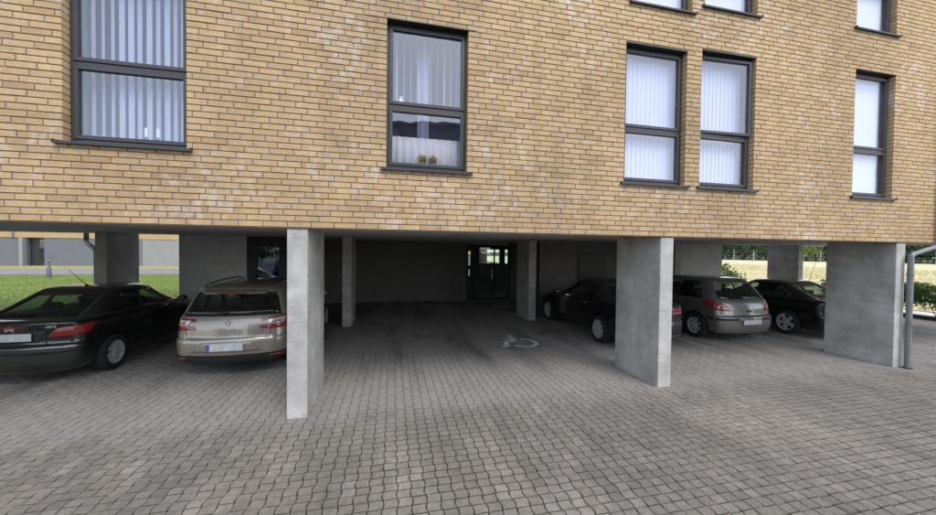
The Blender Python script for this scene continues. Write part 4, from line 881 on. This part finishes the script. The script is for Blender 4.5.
c['rear']('bumper_trim', [(-.78, .585), (0, .585), (.78, .585)], [(-.78, .572), (0, .572), (.78, .572)], M['chrome'], nu=40, nv=1, off=.004, thick=.006)
c['rear']('bumper_strip', [(-.8, .57), (0, .57), (.8, .57)], [(-.8, .50), (0, .50), (.8, .50)], M['blackp'], nu=40, nv=2, off=.008)
c['rear']('plate_surround', [(-.40, .83), (0, .835), (.40, .83)], [(-.33, .66), (0, .655), (.33, .66)], M['blackp'], off=.002); plate(c, .745)
c['rear']('tailgate_lip', [(-.74, .945), (0, .96), (.74, .945)], [(-.74, .915), (0, .925), (.74, .915)], PX, off=.03, nu=30, nv=3, thick=.05)
c['rear']('brake_light', [(-.16, .905), (.16, .905)], [(-.16, .885), (.16, .885)], M['lamp_red'], off=.012)
both(lambda s: c['rear']('tailgate_gap', [(s*.40, .885), (s*.405, .63)], [(s*.41, .885), (s*.415, .63)], M['gap'], off=.002, nu=8, nv=1, thick=.001))
x, a = surf_x(c, -.50, .895); text_on('lettering', 'Xsara', .075, -.44, .874, x - .012, c['root'], M['badge'], 0, .003, .3)
em = MB()
for dz in (0, .032):
    x, a = surf_x(c, 0, .86); em.add([(x - .012, y, .845 + dz + zz) for y, zz in ((-.05, -.012), (0, .018), (.05, -.012), (.05, .003), (0, .033), (-.05, .003))] + [(x - .004, y, .845 + dz + zz) for y, zz in ((-.05, -.012), (0, .018), (.05, -.012), (.05, .003), (0, .033), (-.05, .003))], [(0, 1, 4, 5), (1, 2, 3, 4), (6, 11, 10, 7), (7, 10, 9, 8), (0, 6, 7, 1), (1, 7, 8, 2), (3, 9, 10, 4), (4, 10, 11, 5), (5, 11, 6, 0), (2, 8, 9, 3)])
em.build('emblem', M['badge'], c['root'])
m = MB(); m.tube([(1.42, 0, 1.375), (1.38, 0, 1.41)], [.028, .016], 10); m.tube([(1.39, 0, 1.40), (1.18, 0, 1.58), (1.02, 0, 1.70)], [.006, .0045, .003], 6); m.build('aerial', M['blackp'], c['root'])
wiper(c, .05, .985, -.42, 1.03)

# ---- beige estate car
PM = paintm('champagne_metallic_paint', (.315, .288, .252), .55, .33)
MG = dict(L=4.56, W=.90, loc=(-2.60, 6.20, 0), rz=R(90.0), label='beige metallic estate car with roof rails partly behind the nearest column', paint=PM, belt=8, wr=.315, rim_r=.205, wx=(.98, 3.68), spokes=7, rear_glass=1.0, rear_wrap=.5, seat_x=2.25, rear_seat_x=1.4, mirror=(2.68, .98),
    side=[(.03, .27, 'rear_quarter_window'), (.30, .60, 'rear_door_window'), (.63, .96, 'front_door_window')], handles=[(1.55, .90), (2.5, .88)], black_below=.405, sill_drop=.16,
    seams=[[(1.30, .98), (1.30, .72), (1.42, .5)], [(2.12, .95), (2.10, .62), (2.09, .28)], [(3.05, .9), (3.02, .6), (3.0, .28)]],
    keys=[(.20,.16,4.4,.74,.07,.26,.24,0), (.25,.08,4.48,.82,.07,.28,.25,0), (.34,.03,4.54,.87,.08,.30,.26,0), (.48,0,4.56,.89,.09,.32,.28,0), (.60,.01,4.55,.90,.09,.32,.28,0), (.66,.04,4.52,.90,.09,.32,.28,0), (.80,.06,4.3,.895,.09,.34,.28,.03), (.90,.10,3.85,.885,.09,.36,.26,.05), (.955,.13,3.40,.865,.09,.36,.24,.06), (1.39,.35,2.50,.69,.08,.34,.18,-.03), (1.45,.40,2.35,.59,.07,.3,.16,-.05), (1.485,.75,2.1,.43,.06,.2,.12,-.05), (1.495,1.2,1.8,.15,.03,.1,.06,-.05)])
c = build_car('estate_car', MG)
def f(s):
    t = c['rear']('tail_light', [(s*.585, .945), (s*.70, .965), (s*.845, .975)], [(s*.585, .780), (s*.70, .77), (s*.845, .77)], M['lamp_red'], nu=24)
    c['rear']('lamp_hook', [(s*.47, .945), (s*.53, .95), (s*.60, .95)], [(s*.485, .895), (s*.54, .905), (s*.60, .90)], M['lamp_red'], off=.005, parent=t)
    c['rear']('lamp_hook', [(s*.47, .825), (s*.53, .835), (s*.60, .84)], [(s*.455, .79), (s*.53, .778), (s*.60, .778)], M['lamp_red'], off=.005, parent=t)
    c['rear']('clear_lens', [(s*.555, .928), (s*.70, .935), (s*.80, .945)], [(s*.60, .845), (s*.70, .84), (s*.78, .845)], M['lamp_clear'], off=.013, nu=14, parent=t)
    c['rear']('indicator_lens', [(s*.62, .885), (s*.74, .89)], [(s*.62, .862), (s*.74, .862)], M['lamp_pink'], off=.018, nu=8, nv=2, parent=t)
    c['side']('tail_light_end', [(.42, 1.01), (.56, 1.0), (.66, .99)], [(.42, .83), (.56, .90), (.66, .97)], M['lamp_red'], s)
    c['rear']('reflector', [(s*.62, .345), (s*.80, .35)], [(s*.62, .315), (s*.80, .315)], M['lamp_red'], off=.008, nu=8, nv=2)
    c['rear']('tailgate_gap', [(s*.615, .795), (s*.60, .69), (s*.60, .655)], [(s*.625, .795), (s*.61, .69), (s*.61, .655)], M['gap'], off=.002, nu=8, nv=1, thick=.001)
    rl = MB(); rl.tube([(.62, s*.585, 1.395), (.72, s*.58, 1.462), (1.3, s*.575, 1.505), (2.0, s*.565, 1.505), (2.3, s*.56, 1.43)], .015, 8); rl.build('roof_rail', M['zinc'], c['root'], 50)
both(f)
c['rear']('bumper_trim', [(-.80, .672), (0, .672), (.80, .672)], [(-.80, .655), (0, .655), (.80, .655)], M['chrome'], nu=44, nv=1, off=.004, thick=.006)
c['rear']('tailgate_gap', [(-.6, .652), (0, .652), (.6, .652)], [(-.6, .642), (0, .642), (.6, .642)], M['gap'], off=.002, nu=30, nv=1, thick=.001)
c['rear']('plate_surround', [(-.36, .585), (0, .60), (.36, .585)], [(-.50, .435), (0, .43), (.50, .435)], PM, off=.006, nu=30); plate(c, .515, 0, True)
x, a = surf_x(c, 0, .79); text_on('lettering', 'MEGANE', .058, 0, .755, x - .012, c['root'], M['badge'])
x, a = surf_x(c, 0, .885); em = MB()
for k, (yi, zi, yo, zo) in enumerate(((0, .036, 0, .066), (-.026, 0, -.046, 0), (0, -.036, 0, -.066), (.026, 0, .046, 0))): em.v += [(x - .018, yi, .885 + zi), (x - .018, yo, .885 + zo), (x + .01, yi, .885 + zi), (x + .01, yo, .885 + zo)]
for k in range(4): q = (k + 1) % 4; em.f += [(4*k, 4*k+1, 4*q+1, 4*q), (4*k+1, 4*k+3, 4*q+3, 4*q+1), (4*k, 4*q, 4*q+2, 4*k+2)]; em.m += [0] * 3
em.build('emblem', M['badge'], c['root'])
spoiler(c, 9, 1.0, .10, .035, PM, .22); wiper(c, 0, 1.04, .36, 1.06)

# ---- dark saloon behind the middle column
PD = paintm('black_blue_paint', (.0075, .0075, .010), .0, .3)
SALOON = [(.19,.14,4.4,.72,.06,.22,.2,0), (.24,.06,4.48,.80,.06,.22,.2,0), (.36,.01,4.54,.85,.07,.24,.22,0), (.50,0,4.55,.865,.07,.24,.22,0), (.60,.02,4.53,.87,.07,.24,.22,0), (.64,.05,4.5,.87,.07,.24,.2,0), (.82,.05,4.25,.86,.06,.24,.2,.03), (.93,.08,3.8,.845,.06,.24,.18,.04), (.985,.22,3.5,.82,.06,.24,.16,.04), (1.0,.62,3.32,.79,.06,.22,.16,.03), (1.33,1.26,2.50,.62,.05,.2,.14,0), (1.39,1.40,2.35,.54,.05,.2,.12,0), (1.415,1.7,2.15,.38,.04,.18,.1,0), (1.42,1.9,2.0,.15,.03,.1,.06,0)]
DS = dict(L=4.55, W=.87, loc=(5.58, 6.32, 0), rz=R(90), label='dark saloon half hidden behind the middle concrete column', paint=PD, belt=9, wr=.318, rim_r=.215, wx=(.90, 3.58), spokes=9, spw=(.020, .026), rear_glass=.95, seat_x=2.2, rear_seat_x=1.4, mirror=(2.72, .95),
    side=[(.06, .45, 'rear_door_window'), (.49, .96, 'front_door_window')], handles=[(1.5, .86), (2.42, .84)], handle_mat=M['chrome'], mirror_mat=PD,
    seams=[[(1.22, .96), (1.22, .7), (1.34, .5)], [(2.08, .95), (2.06, .62), (2.05, .28)], [(3.05, .88), (3.02, .6), (3.0, .28)]], keys=SALOON)
c = build_car('saloon', DS)
def f(s):
    t = c['rear']('tail_light', [(s*.42, .895), (s*.58, .90), (s*.745, .90)], [(s*.42, .76), (s*.58, .755), (s*.745, .765)], M['lamp_red']); c['rear']('reversing_lens', [(s*.43, .80), (s*.73, .81)], [(s*.43, .765), (s*.73, .78)], M['lamp_pink'], off=.010, parent=t)
both(f)
c['rear']('bumper_trim', [(-.8, .612), (0, .612), (.8, .612)], [(-.8, .596), (0, .596), (.8, .596)], M['chrome'], nu=40, nv=1, off=.004, thick=.006); c['rear']('lower_trim', [(-.75, .30), (0, .30), (.75, .30)], [(-.75, .285), (0, .285), (.75, .285)], M['chrome'], nu=40, nv=1, off=.004, thick=.006)
plate(c, .50)

# ---- grey hatchback
PG = paintm('grey_metallic_paint', (.215, .205, .20), .6, .33)
HATCH = [(.19,.14,4.05,.72,.06,.20,.20,0), (.24,.06,4.13,.80,.06,.20,.20,0), (.36,.01,4.19,.845,.07,.20,.22,0), (.52,0,4.20,.865,.07,.20,.22,0), (.61,.01,4.17,.87,.07,.20,.22,0), (.65,.07,4.14,.868,.06,.20,.2,0), (.80,.09,3.95,.862,.06,.22,.2,.03), (.92,.13,3.55,.85,.06,.24,.2,.05), (.98,.17,3.18,.825,.06,.25,.18,.06), (1.42,.48,2.30,.63,.05,.24,.14,-.02), (1.48,.56,2.15,.55,.05,.2,.12,-.02), (1.505,.85,1.95,.40,.04,.18,.1,0), (1.512,1.15,1.6,.15,.03,.1,.06,0)]
HB = dict(L=4.2, W=.87, loc=(8.33, 6.50, 0), rz=R(90), label='grey metallic five-door hatchback between the dark saloon and the black car', paint=PG, belt=8, wr=.31, rim_r=.20, wx=(.77, 3.38), spokes=7, spw=(.024, .034), rear_glass=1.0, rear_wrap=.4, seat_x=1.95, rear_seat_x=1.1, mirror=(2.45, .95),
    side=[(.05, .45, 'rear_door_window'), (.49, .96, 'front_door_window')], handles=[(1.25, .88), (2.15, .86)],
    seams=[[(1.02, .95), (1.02, .72), (1.14, .5)], [(1.85, .93), (1.83, .62), (1.82, .28)], [(2.78, .88), (2.76, .6), (2.75, .28)]], keys=HATCH)
c = build_car('grey_hatchback', HB)
def f(s):
    c['rear']('tail_light', [(s*.50, .815), (s*.62, .90), (s*.80, .955)], [(s*.47, .76), (s*.62, .755), (s*.80, .765)], M['lamp_red']); c['side']('tail_light_end', [(.27, .975), (.40, .985), (.62, .97)], [(.27, .80), (.40, .85), (.62, .955)], M['lamp_red'], s)
    c['rear']('bumper_strip', [(s*.34, .595), (s*.6, .595), (s*.80, .595)], [(s*.34, .535), (s*.6, .535), (s*.80, .535)], M['blackp'], off=.012); c['side']('bumper_strip', [(.26, .595), (.44, .595)], [(.26, .535), (.44, .535)], M['blackp'], s, off=.012)
both(f)
c['rear']('tailgate_gap', [(-.66, .650), (0, .645), (.66, .650)], [(-.66, .638), (0, .633), (.66, .638)], M['gap'], off=.003, nu=30, nv=1, thick=.001); plate(c, .50)
c['rear']('tailgate_handle', [(-.07, .765), (.07, .765)], [(-.06, .73), (.06, .73)], M['blackp'], off=.012)
x, a = surf_x(c, 0, .86); em = MB(); em.add([(x - .012, y, .86 + z) for y, z in ((-.022, .035), (-.03, 0), (-.018, -.03), (0, -.042), (.018, -.03), (.026, 0), (.012, .03), (0, .042))] + [(x - .003, y, .86 + z) for y, z in ((-.022, .035), (-.03, 0), (-.018, -.03), (0, -.042), (.018, -.03), (.026, 0), (.012, .03), (0, .042))], [tuple(range(8)), tuple(range(15, 7, -1))] + [(k, (k+1) % 8, 8 + (k+1) % 8, 8 + k) for k in range(8)]); em.build('emblem', M['badge'], c['root'])
spoiler(c, 9, 1.0, .09, .03, PG, .14); wiper(c, .0, 1.02, .36, 1.04)
both(lambda s: c['rear']('tailgate_gap', [(s*.665, .95), (s*.655, .64)], [(s*.675, .95), (s*.665, .64)], M['gap'], off=.002, nu=8, nv=1, thick=.001))

# ---- black car on the right
PB_ = paintm('black_paint', (.006, .006, .007), .0, .25)
BK = dict(XS, loc=(11.12, 6.18, 0), rz=R(90), label='black sloping-back car half hidden behind the right-hand column', paint=PB_, wr=.318, rim_r=.222, spokes=5, spw=(.040, .050), wx=(.98, 3.36), side=[(.03, .44, 'rear_side_window'), (.49, .96, 'front_door_window')])
c = build_car('black_car', BK)
both(lambda s: c['rear']('tail_light', [(s*.50, .875), (s*.60, .885), (s*.70, .89)], [(s*.50, .75), (s*.60, .745), (s*.70, .755)], M['lamp_red']))
plate(c, .52)

# ---- blue car across the yard, mirrored in the ground-floor window
PBl = paintm('blue_paint', (.02, .05, .22), .2, .3)
BL = dict(HB, loc=(-8.2, -4.4, 0), rz=R(-4), label='blue hatchback across the yard, mirrored in the ground-floor window', paint=PBl, nogroup=True)
build_car('blue_hatchback', BL)
